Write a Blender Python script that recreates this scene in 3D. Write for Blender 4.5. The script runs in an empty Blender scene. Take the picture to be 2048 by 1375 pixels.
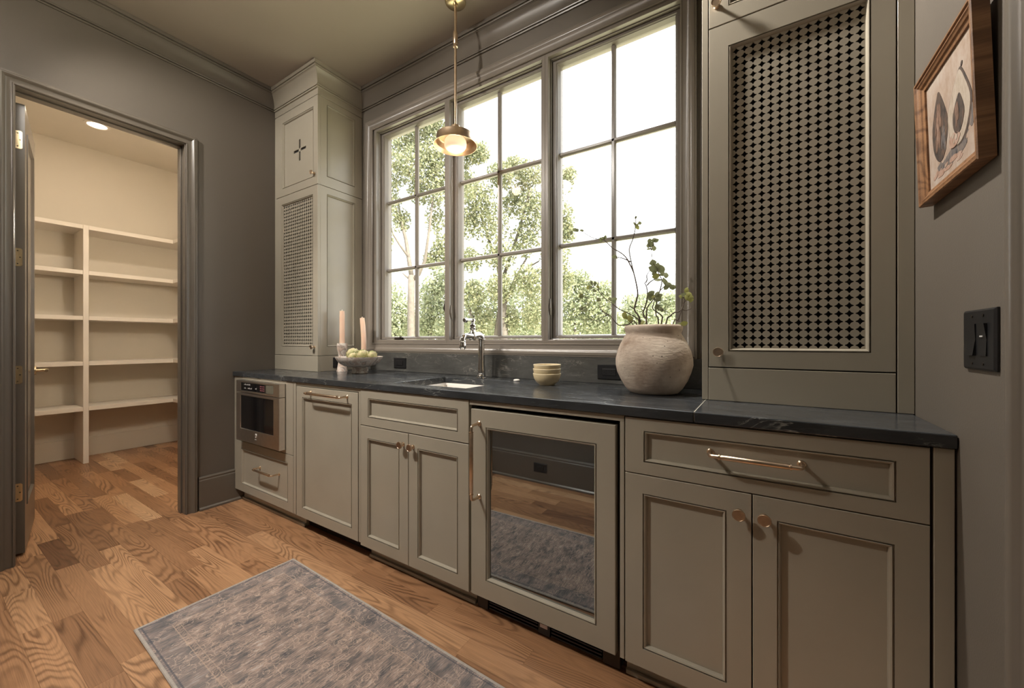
import bpy, bmesh, math, random
import numpy as np
from mathutils import Vector, Matrix
random.seed(7)
S = bpy.context.scene
COL = S.collection
PI = math.pi

# ------------------------------------------------------------------ camera
CX, CY, CZ, YAW, FPX, HOR = 3.154, -1.920, 1.124, math.radians(32.404), 781.35, 682.74
cam = bpy.data.cameras.new('camera'); camo = bpy.data.objects.new('camera', cam); COL.objects.link(camo)
camo.location = (CX, CY, CZ); camo.rotation_euler = (PI/2, 0, YAW)
cam.sensor_fit = 'HORIZONTAL'; cam.sensor_width = 36; cam.lens = FPX/2048*36
cam.shift_y = -(687.5-HOR)/2048; cam.clip_start = .01; cam.clip_end = 300
S.camera = camo
S.view_settings.view_transform = 'Standard'; S.view_settings.look = 'None'
S.view_settings.exposure = 1.3; S.view_settings.gamma = 1; S.view_settings.use_curve_mapping = False

# ------------------------------------------------------------------ sky
W = bpy.data.worlds.new('sky'); S.world = W; W.use_nodes = True
nt = W.node_tree; bg = nt.nodes['Background']
tc = nt.nodes.new('ShaderNodeTexCoord'); nz = nt.nodes.new('ShaderNodeTexNoise')
nz.inputs['Scale'].default_value = 2.6; nz.inputs['Detail'].default_value = 5; nz.inputs['Roughness'].default_value = .55
rp = nt.nodes.new('ShaderNodeValToRGB')
rp.color_ramp.elements[0].position = .30; rp.color_ramp.elements[0].color = (.150, .167, .187, 1)
rp.color_ramp.elements[1].position = .56; rp.color_ramp.elements[1].color = (1, 1, 1, 1)
nt.links.new(tc.outputs['Generated'], nz.inputs['Vector']); nt.links.new(nz.outputs['Fac'], rp.inputs['Fac'])
nt.links.new(rp.outputs['Color'], bg.inputs['Color']); bg.inputs['Strength'].default_value = 2.1

def lamp(name, kind, loc, power, color=(1, 1, 1), size=.1, rot=(0, 0, 0), parent=None, spot=None):
    l = bpy.data.lights.new(name, kind); l.energy = power; l.color = color
    if kind == 'AREA': l.shape = 'DISK'; l.size = size
    if kind == 'POINT': l.shadow_soft_size = size
    if kind == 'SPOT': l.shadow_soft_size = size; l.spot_size = spot or 2.4; l.spot_blend = .6
    o = bpy.data.objects.new(name, l); COL.objects.link(o); o.location = loc; o.rotation_euler = rot
    if parent: o.parent = parent; o.matrix_parent_inverse = Matrix.Translation(-parent.location)
    return o
sun = lamp('sun', 'SUN', (0, -8, 14), 9.5, (1, .95, .86), rot=Vector((-.72, .16, -.66)).to_track_quat('-Z', 'Y').to_euler())
sun.data.angle = math.radians(3)
LM_FILL_SPOT = 30; LM_PANTRY = 7; LM_PEND = .6; LM_FILL_HALL = 5; LM_FILL_SCONCE = 62; LM_FILL_BOWL = 15  # spot, hall, sconce and bowl strengths belong to added fill lamps

# ------------------------------------------------------------------ helpers
def at(u, v, ax, val):
    """point of the photograph's pixel (u, v) on the plane ax = val"""
    s, c = math.sin(YAW), math.cos(YAW); a = (u-1024)/FPX; b = -(v-HOR)/FPX
    r = Vector((-s+c*a, c+s*a, b)); o = Vector((CX, CY, CZ)); i = 'xyz'.index(ax)
    return o+r*((val-o[i])/r[i])

class MB:
    def __init__(s): s.v = []; s.f = []
    def add(s, vs, fs):
        n = len(s.v); s.v += [tuple(p) for p in vs]; s.f += [tuple(i+n for i in f) for f in fs]; return s
    def box(s, x0, x1, y0, y1, z0, z1):
        x0, x1 = sorted((x0, x1)); y0, y1 = sorted((y0, y1)); z0, z1 = sorted((z0, z1))
        return s.add([(x0,y0,z0),(x1,y0,z0),(x1,y1,z0),(x0,y1,z0),(x0,y0,z1),(x1,y0,z1),(x1,y1,z1),(x0,y1,z1)],
                     [(0,3,2,1),(4,5,6,7),(0,1,5,4),(1,2,6,5),(2,3,7,6),(3,0,4,7)])
    def lathe(s, prof, c=(0,0,0), n=32, axis='z', cap0=True, cap1=True):
        vs = []
        for r, h in prof:
            for i in range(n):
                a = 2*PI*i/n; p = (r*math.cos(a), r*math.sin(a), h)
                if axis == 'y': p = (p[0], -p[2], p[1])     # height points to -y
                if axis == 'x': p = (p[2], p[0], p[1])
                vs.append((p[0]+c[0], p[1]+c[1], p[2]+c[2]))
        fs = []
        for k in range(len(prof)-1):
            for i in range(n):
                j = (i+1) % n; fs.append((k*n+i, k*n+j, (k+1)*n+j, (k+1)*n+i))
        if cap0: fs.append(tuple(range(n-1, -1, -1)))
        if cap1: fs.append(tuple((len(prof)-1)*n+i for i in range(n)))
        return s.add(vs, fs)
    def tube(s, pts, rad, n=8, caps=True):
        pts = [Vector(p) for p in pts]
        if not isinstance(rad, (list, tuple)): rad = [rad]*len(pts)
        vs = []; up = None
        for i, p in enumerate(pts):
            d = (pts[min(i+1, len(pts)-1)]-pts[max(i-1, 0)]).normalized()
            if up is None: up = Vector((0,0,1)) if abs(d.z) < .9 else Vector((1,0,0))
            a = d.cross(up).normalized(); b = a.cross(d).normalized(); up = b
            for k in range(n):
                t = 2*PI*k/n; vs.append(p+(a*math.cos(t)+b*math.sin(t))*rad[i])
        fs = [(i*n+k, i*n+(k+1) % n, (i+1)*n+(k+1) % n, (i+1)*n+k) for i in range(len(pts)-1) for k in range(n)]
        if caps: fs += [tuple(range(n-1, -1, -1)), tuple((len(pts)-1)*n+k for k in range(n))]
        return s.add(vs, fs)
    def sweep(s, prof, path, mapf, side=1, closed=False):
        """prof: (offset in plane, height); path: 2D points; mitred corners; mapf(a, b, h) -> xyz"""
        n = len(path); m = len(prof); P = [Vector(p) for p in path]
        for i in range(n):
            ds = []
            if closed or i > 0: ds.append((P[i]-P[i-1]).normalized())
            if closed or i < n-1: ds.append((P[(i+1) % n]-P[i]).normalized())
            ns = [Vector((-d.y, d.x))*side for d in ds]
            b = ns[0] if len(ns) == 1 else (ns[0]+ns[1])/(1+ns[0].dot(ns[1]))
            for o, h in prof:
                q = P[i]+b*o; s.v.append(tuple(mapf(q.x, q.y, h)))
        base = len(s.v)-n*m
        for i in range(n if closed else n-1):
            j = (i+1) % n
            for k in range(m-1):
                s.f.append((base+i*m+k, base+i*m+k+1, base+j*m+k+1, base+j*m+k))
        if not closed:
            s.f.append(tuple(base+k for k in range(m))); s.f.append(tuple(base+(n-1)*m+k for k in reversed(range(m))))
        return s
    def rings(s, loops, mapf, fill=True):
        """loops: (u0, u1, v0, v1, depth) rectangles joined in turn"""
        base = len(s.v)
        for u0, u1, v0, v1, d in loops:
            for u, v in ((u0, v0), (u1, v0), (u1, v1), (u0, v1)): s.v.append(tuple(mapf(u, v, d)))
        for k in range(len(loops)-1):
            for i in range(4):
                j = (i+1) % 4; s.f.append((base+k*4+i, base+k*4+j, base+k*4+4+j, base+k*4+4+i))
        if fill: s.f.append(tuple(base+(len(loops)-1)*4+i for i in range(4)))
        return s

def empty(name, loc, rz=0):
    o = bpy.data.objects.new(name, None); COL.objects.link(o); o.location = loc; o.rotation_euler = (0, 0, rz)
    o.empty_display_size = .05; return o
def tag(o, label=None, cat=None, group=None, kind=None):
    if label: o['label'] = label
    if cat: o['category'] = cat
    if group: o['group'] = group
    if kind: o['kind'] = kind
    return o
def wmat(o):
    m = o.matrix_basis.copy()
    if o.parent: m = wmat(o.parent) @ o.matrix_parent_inverse @ m
    return m
def child(o, parent):
    o.parent = parent; o.matrix_parent_inverse = wmat(parent).inverted(); return o
def build(name, mb, mat, parent=None, smooth=False, bevel=0, seg=2, fixn=True, angle=40):
    me = bpy.data.meshes.new(name); me.from_pydata(mb.v, [], mb.f); me.update()
    if fixn:
        bm = bmesh.new(); bm.from_mesh(me); bmesh.ops.recalc_face_normals(bm, faces=bm.faces); bm.to_mesh(me); bm.free()
    me.materials.append(mat)
    o = bpy.data.objects.new(name, me); COL.objects.link(o)
    if smooth:
        me.shade_smooth()
        if smooth == 'auto': me.set_sharp_from_angle(angle=math.radians(angle))
    if bevel:
        b = o.modifiers.new('bevel', 'BEVEL'); b.width = bevel; b.segments = seg; b.limit_method = 'ANGLE'; b.angle_limit = math.radians(50)
        b.harden_normals = False
    if parent: child(o, parent)
    return o
def struct(o): o['kind'] = 'structure'; return o

# ------------------------------------------------------------------ materials
def newmat(name):
    m = bpy.data.materials.new(name); m.use_nodes = True; return m, m.node_tree, m.node_tree.nodes['Principled BSDF']
def nd(t, typ, ins=None, **pr):
    n = t.nodes.new(typ)
    for k, v in pr.items(): setattr(n, k, v)
    for k, v in (ins or {}).items():
        if hasattr(v, 'is_output'): t.links.new(v, n.inputs[k])
        else: n.inputs[k].default_value = v
    return n
def mth(t, op, a, b=0.0, c=None):
    n = t.nodes.new('ShaderNodeMath'); n.operation = op
    for i, v in enumerate((a, b) if c is None else (a, b, c)):
        if hasattr(v, 'is_output'): t.links.new(v, n.inputs[i])
        else: n.inputs[i].default_value = v
    return n.outputs[0]
def mixc(t, f, a, b, mode='MIX'):
    n = t.nodes.new('ShaderNodeMix'); n.data_type = 'RGBA'; n.blend_type = mode
    for k, v in ((0, f), (6, a), (7, b)):
        if hasattr(v, 'is_output'): t.links.new(v, n.inputs[k])
        else: n.inputs[k].default_value = v if k == 0 else (*v[:3], 1)
    return n.outputs[2]
def ramp(t, f, stops):
    n = t.nodes.new('ShaderNodeValToRGB'); e = n.color_ramp.elements
    while len(e) < len(stops): e.new(.5)
    for i, (p, c) in enumerate(stops): e[i].position = p; e[i].color = (*c, 1)
    t.links.new(f, n.inputs[0]); return n.outputs[0]
def vmul(t, v, s):
    n = t.nodes.new('ShaderNodeVectorMath'); n.operation = 'MULTIPLY'; t.links.new(v, n.inputs[0]); n.inputs[1].default_value = s; return n.outputs[0]
def bump(t, h, strength, dist, p):
    b = nd(t, 'ShaderNodeBump', {'Height': h, 'Strength': strength, 'Distance': dist}); t.links.new(b.outputs[0], p.inputs['Normal'])
def plain(name, col, rough=.5, metal=0, var=.06, scale=8, bmp=0, bscale=300, spec=.5, **kw):
    m, t, p = newmat(name)
    tcn = nd(t, 'ShaderNodeTexCoord'); n = nd(t, 'ShaderNodeTexNoise', {'Vector': tcn.outputs['Object'], 'Scale': scale, 'Detail': 4})
    f = n.outputs['Fac']
    c = ramp(t, f, [(.3, tuple(x*(1-var) for x in col)), (.7, tuple(min(1, x*(1+var)) for x in col))])
    t.links.new(c, p.inputs['Base Color']); p.inputs['Roughness'].default_value = rough; p.inputs['Metallic'].default_value = metal
    p.inputs['Specular IOR Level'].default_value = spec
    for k, v in kw.items(): p.inputs[k.replace('_', ' ')].default_value = v
    if bmp:
        n2 = nd(t, 'ShaderNodeTexNoise', {'Vector': tcn.outputs['Object'], 'Scale': bscale, 'Detail': 2}); bump(t, n2.outputs['Fac'], bmp, .002, p)
    return m
M = {}
M['wall'] = plain('wall_paint', (.132, .113, .092), .5, bmp=.12, bscale=260, var=.03, scale=3)
M['trim'] = plain('trim_paint', (.148, .127, .104), .27, var=.03, scale=5)
M['ceil'] = plain('ceiling_paint', (.37, .318, .265), .6, bmp=.08, bscale=260, var=.03, scale=2)
M['cab'] = plain('cabinet_paint', (.37, .333, .265), .27, var=.03, scale=5, bmp=.03, bscale=400)
M['cream'] = plain('pantry_paint', (.70, .645, .55), .6, var=.02, scale=3)
M['shelf'] = plain('shelf_paint', (.80, .74, .66), .4, var=.02, scale=3)
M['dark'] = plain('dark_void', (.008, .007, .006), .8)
M['black'] = plain('black_plastic', (.012, .012, .013), .35, var=.1)
M['blackgloss'] = plain('black_glass', (.006, .006, .007), .06)
M['brass'] = plain('aged_brass', (.72, .56, .41), .30, 1, var=.08, scale=60)
M['brassl'] = plain('polished_brass', (.80, .66, .42), .26, 1, var=.06, scale=60)
M['chrome'] = plain('chrome', (.82, .82, .82), .07, 1, var=.01)
M['steel'] = plain('stainless', (.78, .74, .70), .28, 1, var=.04, scale=40)
M['steeld'] = plain('stainless_side', (.30, .28, .26), .4, 1, var=.04)
M['bronze'] = plain('dark_bronze', (.05, .04, .032), .4, .6)
M['white'] = plain('fireclay', (.80, .76, .70), .25, var=.02)
M['bowl'] = plain('sand_stoneware', (.62, .50, .30), .45, var=.06, scale=25)
M['bowlr'] = plain('stoneware_rim', (.74, .63, .42), .4, var=.05)
M['candle'] = plain('peach_wax', (.76, .53, .39), .5, var=.03, **{'Subsurface_Weight': .15})
M['wick'] = plain('wick', (.75, .68, .6), .8)
M['leaf'] = None
M['twig'] = plain('twig_bark', (.10, .075, .055), .75, var=.3, scale=40)
M['walnut'] = None
M['mutt'] = plain('sash_trim_lit', (.205, .181, .156), .26, var=.03)  # sash copy of the trim paint, brightened in place of light
M['frame'] = plain('window_paint', (.195, .169, .141), .28, var=.03)  # trim paint lightened to carry the light falling on the window
M['label'] = plain('paper_label', (.75, .66, .66), .6)
M['pink'] = plain('label_print', (.45, .20, .24), .6)
M['silver'] = plain('silver_print', (.75, .74, .72), .35, .4)

def m_stone(name, base, vein, amt=.5, dirv=(3.2, 9, 9)):
    m, t, p = newmat(name); tcn = nd(t, 'ShaderNodeTexCoord'); o = tcn.outputs['Object']
    n1 = nd(t, 'ShaderNodeTexNoise', {'Vector': vmul(t, o, (2.5, 7, 7)), 'Scale': 1.6, 'Detail': 8, 'Roughness': .65, 'Distortion': .6})
    col = ramp(t, n1.outputs['Fac'], [(.25, tuple(c*.55 for c in base)), (.55, base), (.8, tuple(c*1.7 for c in base))])
    n2 = nd(t, 'ShaderNodeTexNoise', {'Vector': vmul(t, o, dirv), 'Scale': 1.3, 'Detail': 6, 'Roughness': .58, 'Distortion': .7})
    v = mth(t, 'SUBTRACT', 1.0, mth(t, 'MULTIPLY', mth(t, 'ABSOLUTE', mth(t, 'SUBTRACT', n2.outputs['Fac'], .5)), 90))
    v = mth(t, 'MAXIMUM', v, 0.0)
    n3 = nd(t, 'ShaderNodeTexNoise', {'Vector': o, 'Scale': 3.5, 'Detail': 3})
    msk = mth(t, 'MULTIPLY', mth(t, 'MAXIMUM', mth(t, 'SUBTRACT', n3.outputs['Fac'], .52), 0.0), 4)
    f = mth(t, 'MINIMUM', mth(t, 'MULTIPLY', v, msk), amt)
    t.links.new(mixc(t, f, col, vein), p.inputs['Base Color'])
    n4 = nd(t, 'ShaderNodeTexNoise', {'Vector': vmul(t, o, (4, 60, 60)), 'Scale': 1.5, 'Detail': 5, 'Roughness': .7})
    r = nd(t, 'ShaderNodeMapRange', {'Value': n4.outputs['Fac'], 'From Min': .3, 'From Max': .7, 'To Min': .10, 'To Max': .32})
    t.links.new(r.outputs[0], p.inputs['Roughness']); bump(t, n4.outputs['Fac'], .12, .002, p); return m
M['stone'] = m_stone('soapstone', (.042, .045, .048), (.60, .60, .55))
M['splash'] = m_stone('soapstone_honed', (.085, .084, .078), (.50, .46, .40), .26, (5, 9, 14))

def m_wood(name, stops, ringk=26, long=1.0, rough=.36, rnd=True, coat=0.0):
    m, t, p = newmat(name); tcn = nd(t, 'ShaderNodeTexCoord'); oi = nd(t, 'ShaderNodeObjectInfo')
    off = nd(t, 'ShaderNodeCombineXYZ', {'X': mth(t, 'MULTIPLY', oi.outputs['Random'], 61.0), 'Y': mth(t, 'MULTIPLY', oi.outputs['Random'], 37.0), 'Z': mth(t, 'MULTIPLY', oi.outputs['Random'], 11.0)})
    va = nd(t, 'ShaderNodeVectorMath', {0: tcn.outputs['Object'], 1: off.outputs[0]}); v = va.outputs[0]
    n1 = nd(t, 'ShaderNodeTexNoise', {'Vector': vmul(t, v, (1.0*long, 8.5, 8.5)), 'Scale': 1.0, 'Detail': 1.2, 'Roughness': .45, 'Distortion': .15})
    n2 = nd(t, 'ShaderNodeTexNoise', {'Vector': vmul(t, v, (9*long, 60, 60)), 'Scale': 1.0, 'Detail': 3})
    ph = mth(t, 'ADD', mth(t, 'MULTIPLY', n1.outputs['Fac'], ringk*2*6.28), mth(t, 'MULTIPLY', n2.outputs['Fac'], 2.2))
    ring = mth(t, 'POWER', mth(t, 'ADD', mth(t, 'MULTIPLY', mth(t, 'SINE', ph), .5), .5), 2.2)
    n3 = nd(t, 'ShaderNodeTexNoise', {'Vector': vmul(t, v, (6*long, 420, 420)), 'Scale': 1.0, 'Detail': 3})
    n4 = nd(t, 'ShaderNodeTexNoise', {'Vector': vmul(t, v, (3, 5, 5)), 'Scale': 1.0, 'Detail': 2})
    base = ramp(t, oi.outputs['Random'] if rnd else n4.outputs['Fac'], stops)
    dark = mixc(t, 1.0, base, (.40, .35, .32), 'MULTIPLY')
    msk = mth(t, 'MULTIPLY', ring, mth(t, 'MINIMUM', mth(t, 'MAXIMUM', mth(t, 'SUBTRACT', mth(t, 'MULTIPLY', n4.outputs['Fac'], 3.0), .95), .15), .85))
    c1 = mixc(t, msk, base, dark)
    fine = nd(t, 'ShaderNodeMapRange', {'Value': n3.outputs['Fac'], 'From Min': .35, 'From Max': .65, 'To Min': .82, 'To Max': 1.08})
    c2 = mixc(t, 1.0, c1, fine.outputs[0], 'MULTIPLY')
    t.links.new(c2, p.inputs['Base Color']); p.inputs['Roughness'].default_value = rough
    p.inputs['Coat Weight'].default_value = coat; p.inputs['Coat Roughness'].default_value = .25
    bump(t, n3.outputs['Fac'], .1, .001, p); return m
M['oak'] = m_wood('oak_floor', [(0, (.18, .082, .039)), (.14, (.32, .162, .080)), (.5, (.46, .245, .123)), (.86, (.55, .31, .162)), (1, (.66, .42, .24))], ringk=13, coat=.2)
M['walnut'] = m_wood('frame_wood', [(0, (.22, .105, .045)), (1, (.34, .18, .085))], ringk=6, rnd=False, rough=.45)
M['walnutl'] = m_wood('frame_lip', [(0, (.36, .23, .15)), (1, (.50, .35, .25))], ringk=6, rnd=False, rough=.5)

def m_glass():
    m = bpy.data.materials.new('window_glass'); m.use_nodes = True; t = m.node_tree; t.nodes.remove(t.nodes['Principled BSDF'])
    tr = nd(t, 'ShaderNodeBsdfTransparent', {'Color': (.97, .985, .975, 1)}); gl = nd(t, 'ShaderNodeBsdfGlossy', {'Roughness': .0, 'Color': (1, 1, 1, 1)})
    fr = nd(t, 'ShaderNodeFresnel', {'IOR': 1.5}); nzz = nd(t, 'ShaderNodeTexNoise', {'Scale': 2.0})
    f = mth(t, 'MULTIPLY', fr.outputs[0], mth(t, 'ADD', mth(t, 'MULTIPLY', nzz.outputs['Fac'], .02), .8))
    mx = nd(t, 'ShaderNodeMixShader', {0: f}); t.links.new(tr.outputs[0], mx.inputs[1]); t.links.new(gl.outputs[0], mx.inputs[2])
    t.links.new(mx.outputs[0], t.nodes['Material Output'].inputs[0]); return m
M['glass'] = m_glass()
def m_coated():
    m = bpy.data.materials.new('coated_fridge_glass'); m.use_nodes = True; t = m.node_tree; t.nodes.remove(t.nodes['Principled BSDF'])
    df = nd(t, 'ShaderNodeBsdfDiffuse', {'Color': (.012, .014, .016, 1)}); gl = nd(t, 'ShaderNodeBsdfGlossy', {'Roughness': .02, 'Color': (.92, .98, 1, 1)})
    nzz = nd(t, 'ShaderNodeTexNoise', {'Scale': 1.5}); f = mth(t, 'ADD', mth(t, 'MULTIPLY', nzz.outputs['Fac'], .04), .38)
    mx = nd(t, 'ShaderNodeMixShader', {0: f}); t.links.new(df.outputs[0], mx.inputs[1]); t.links.new(gl.outputs[0], mx.inputs[2])
    t.links.new(mx.outputs[0], t.nodes['Material Output'].inputs[0]); return m
M['coated'] = m_coated()
def m_emit(name, col, s):
    m, t, p = newmat(name); p.inputs['Base Color'].default_value = (.9, .85, .8, 1)
    n = nd(t, 'ShaderNodeTexNoise', {'Scale': 6.0}); c = mixc(t, n.outputs['Fac'], col, tuple(x*.96 for x in col))
    t.links.new(c, p.inputs['Emission Color']); p.inputs['Emission Strength'].default_value = s; return m
M['lens'] = m_emit('lit_lens', (1, .86, .66), 3.0)
M['globe'] = m_emit('lit_opal_glass', (1.0, .66, .42), .32)
def m_leaf(name, stops, transl=.35):
    m, t, p = newmat(name); g = nd(t, 'ShaderNodeNewGeometry'); c = ramp(t, g.outputs['Random Per Island'], stops)
    t.links.new(c, p.inputs['Base Color']); p.inputs['Roughness'].default_value = .55
    tb = nd(t, 'ShaderNodeBsdfTranslucent'); t.links.new(c, tb.inputs[0])
    mx = nd(t, 'ShaderNodeMixShader', {0: transl}); t.links.new(p.outputs[0], mx.inputs[1]); t.links.new(tb.outputs[0], mx.inputs[2])
    t.links.new(mx.outputs[0], t.nodes['Material Output'].inputs[0]); return m
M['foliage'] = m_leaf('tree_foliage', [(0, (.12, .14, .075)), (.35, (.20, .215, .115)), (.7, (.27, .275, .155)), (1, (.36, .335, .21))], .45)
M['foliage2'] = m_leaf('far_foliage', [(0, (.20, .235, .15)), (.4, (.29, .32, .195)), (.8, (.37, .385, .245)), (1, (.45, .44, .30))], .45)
M['leaf'] = m_leaf('branch_leaf', [(0, (.19, .205, .105)), (1, (.26, .275, .15))], .3)
M['leafy'] = m_leaf('branch_leaf_bright', [(0, (.28, .30, .09)), (1, (.40, .39, .13))], .3)
M['bark'] = plain('tree_bark', (.105, .088, .070), .85, var=.18, scale=9)
M['grass'] = plain('lawn', (.46, .45, .31), .9, var=.3, scale=2)
M['arti'] = m_leaf('artichoke_bract', [(0, (.34, .34, .15)), (.35, (.50, .50, .24)), (.7, (.66, .62, .34)), (.9, (.70, .60, .36)), (1, (.42, .27, .15))], .15)

def m_pot():
    m, t, p = newmat('weathered_clay'); tcn = nd(t, 'ShaderNodeTexCoord'); o = tcn.outputs['Object']
    n1 = nd(t, 'ShaderNodeTexNoise', {'Vector': o, 'Scale': 7.0, 'Detail': 7, 'Roughness': .65})
    c = ramp(t, n1.outputs['Fac'], [(.3, (.38, .29, .225)), (.48, (.60, .51, .43)), (.62, (.72, .64, .55)), (.75, (.58, .40, .29))])
    n2 = nd(t, 'ShaderNodeTexNoise', {'Vector': vmul(t, o, (1, 1, 3)), 'Scale': 38.0, 'Detail': 5})
    c2 = mixc(t, .5, c, mixc(t, n2.outputs['Fac'], (.62, .54, .46), (.20, .16, .13)), 'SOFT_LIGHT')
    vo = nd(t, 'ShaderNodeTexVoronoi', {'Vector': o, 'Scale': 34.0}); pit = mth(t, 'LESS_THAN', vo.outputs['Distance'], mth(t, 'MULTIPLY', n1.outputs['Fac'], .16))
    c3 = mixc(t, mth(t, 'MULTIPLY', pit, .75), c2, (.05, .04, .03))
    t.links.new(c3, p.inputs['Base Color']); p.inputs['Roughness'].default_value = .85
    bump(t, mth(t, 'SUBTRACT', n2.outputs['Fac'], pit), .5, .004, p); return m
M['pot'] = m_pot()
def m_marble(name, a, b, c):
    m, t, p = newmat(name); tcn = nd(t, 'ShaderNodeTexCoord')
    n1 = nd(t, 'ShaderNodeTexNoise', {'Vector': tcn.outputs['Object'], 'Scale': 16.0, 'Detail': 5, 'Distortion': 1.4})
    t.links.new(ramp(t, n1.outputs['Fac'], [(.36, a), (.5, b), (.58, c), (.66, a)]), p.inputs['Base Color']); p.inputs['Roughness'].default_value = .35; return m
M['marble'] = m_marble('rose_marble', (.58, .44, .36), (.76, .69, .62), (.34, .27, .23))
M['marble2'] = m_marble('pale_marble', (.60, .55, .48), (.70, .66, .58), (.45, .34, .28))

def m_rug():
    m, t, p = newmat('distressed_rug'); tcn = nd(t, 'ShaderNodeTexCoord'); o = tcn.outputs['Object']
    sp = nd(t, 'ShaderNodeSeparateXYZ', {0: o}); x, y = sp.outputs[0], sp.outputs[1]
    ay = mth(t, 'ABSOLUTE', y); ax = mth(t, 'ABSOLUTE', x)
    ed = mth(t, 'MINIMUM', mth(t, 'SUBTRACT', .915, ax), mth(t, 'SUBTRACT', .298, ay))
    ns = nd(t, 'ShaderNodeTexNoise', {'Vector': vmul(t, o, (230, 22, 1)), 'Scale': 1.0, 'Detail': 4, 'Roughness': .7})
    nb = nd(t, 'ShaderNodeTexNoise', {'Vector': vmul(t, o, (26, 11, 1)), 'Scale': 1.0, 'Detail': 6, 'Roughness': .7})
    nc = nd(t, 'ShaderNodeTexNoise', {'Vector': vmul(t, o, (11, 7, 1)), 'Scale': 1.0, 'Detail': 3})
    base = ramp(t, mth(t, 'ADD', mth(t, 'MULTIPLY', nb.outputs['Fac'], .55), mth(t, 'MULTIPLY', ns.outputs['Fac'], .48)),
                [(.37, (.075, .08, .10)), (.455, (.19, .172, .17)), (.515, (.31, .252, .228)), (.575, (.43, .32, .27)), (.64, (.56, .51, .49))])
    blue = mixc(t, mth(t, 'MULTIPLY', mth(t, 'LESS_THAN', ed, .085), .35), base, (.20, .195, .205))
    blot = mth(t, 'MULTIPLY', mth(t, 'MAXIMUM', mth(t, 'SUBTRACT', nc.outputs['Fac'], .56), 0), 5)
    c1 = mixc(t, mth(t, 'MINIMUM', blot, .6), blue, (.085, .088, .10))
    # floral line work: mirrored about the middle, woven in small steps
    cm = nd(t, 'ShaderNodeCombineXYZ', {0: x, 1: ay})
    nw = nd(t, 'ShaderNodeTexNoise', {'Vector': cm.outputs[0], 'Scale': 40.0, 'Detail': 2})
    dv = nd(t, 'ShaderNodeVectorMath', {0: cm.outputs[0], 1: vmul(t, nw.outputs['Color'], (.022, .022, 0))}, operation='ADD')
    vo = nd(t, 'ShaderNodeTexVoronoi', {'Vector': dv.outputs[0], 'Scale': 17.0}, feature='F1')
    d = vo.outputs['Distance']
    ringm = mth(t, 'GREATER_THAN', mth(t, 'SINE', mth(t, 'MULTIPLY', d, 26.0)), .93)
    vo2 = nd(t, 'ShaderNodeTexVoronoi', {'Vector': dv.outputs[0], 'Scale': 30.0}, feature='DISTANCE_TO_EDGE')
    edge = mth(t, 'LESS_THAN', vo2.outputs['Distance'], .03)
    nm = nd(t, 'ShaderNodeTexNoise', {'Vector': o, 'Scale': 14.0, 'Detail': 2})
    lines = mth(t, 'MULTIPLY', mth(t, 'MAXIMUM', mth(t, 'MULTIPLY', ringm, .9), mth(t, 'MULTIPLY', edge, .5)), mth(t, 'GREATER_THAN', nm.outputs['Fac'], .47))
    lines = mth(t, 'MULTIPLY', lines, mth(t, 'GREATER_THAN', ns.outputs['Fac'], .43))
    c2 = mixc(t, mth(t, 'MULTIPLY', lines, .7), c1, (.66, .50, .41))
    def line(w, a): return mth(t, 'MULTIPLY', mth(t, 'LESS_THAN', mth(t, 'ABSOLUTE', mth(t, 'SUBTRACT', ed, a)), w), .55)
    bl = mth(t, 'MAXIMUM', line(.0016, .088), line(.0012, .108))
    zig = mth(t, 'MULTIPLY', mth(t, 'LESS_THAN', mth(t, 'ABSOLUTE', mth(t, 'SUBTRACT', ed, .098)), .006), mth(t, 'GREATER_THAN', mth(t, 'SINE', mth(t, 'MULTIPLY', mth(t, 'ADD', x, y), 420.0)), .35))
    c3 = mixc(t, mth(t, 'MAXIMUM', bl, mth(t, 'MULTIPLY', zig, .35)), c2, (.52, .39, .31))
    dk = mth(t, 'MULTIPLY', mth(t, 'LESS_THAN', mth(t, 'ABSOLUTE', mth(t, 'SUBTRACT', ed, .014)), .0025), .6)
    c4 = mixc(t, dk, c3, (.08, .09, .12))
    t.links.new(c4, p.inputs['Base Color']); p.inputs['Roughness'].default_value = .95; p.inputs['Specular IOR Level'].default_value = .1
    bump(t, ns.outputs['Fac'], .5, .002, p); return m
M['rug'] = m_rug()
M['bind'] = plain('rug_binding', (.44, .40, .36), .9, var=.1, scale=90)

def m_canvas():
    m, t, p = newmat('canvas_ground'); tcn = nd(t, 'ShaderNodeTexCoord')
    n1 = nd(t, 'ShaderNodeTexNoise', {'Vector': vmul(t, tcn.outputs['Object'], (1, 9, 5)), 'Scale': 3.0, 'Detail': 6, 'Roughness': .7})
    t.links.new(ramp(t, n1.outputs['Fac'], [(.3, (.29, .20, .14)), (.5, (.37, .285, .225)), (.7, (.42, .355, .305))]), p.inputs['Base Color']); p.inputs['Roughness'].default_value = .75
    bump(t, n1.outputs['Fac'], .2, .002, p); return m
M['canvas'] = m_canvas()
def m_paint(name, a, b, c, sc=40):
    m, t, p = newmat(name); tcn = nd(t, 'ShaderNodeTexCoord')
    n1 = nd(t, 'ShaderNodeTexNoise', {'Vector': vmul(t, tcn.outputs['Object'], (1, 2.2, 1)), 'Scale': sc, 'Detail': 4, 'Roughness': .7})
    t.links.new(ramp(t, n1.outputs['Fac'], [(.32, a), (.5, b), (.68, c)]), p.inputs['Base Color']); p.inputs['Roughness'].default_value = .55
    bump(t, n1.outputs['Fac'], .4, .002, p); return m
M['pdark'] = m_paint('paint_dark_skin', (.03, .024, .022), (.075, .055, .045), (.15, .09, .06))
M['pmid'] = m_paint('paint_brown', (.11, .062, .042), (.18, .108, .075), (.25, .16, .115))
M['pflesh'] = m_paint('paint_flesh', (.34, .27, .205), (.42, .35, .28), (.47, .41, .345))
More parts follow.
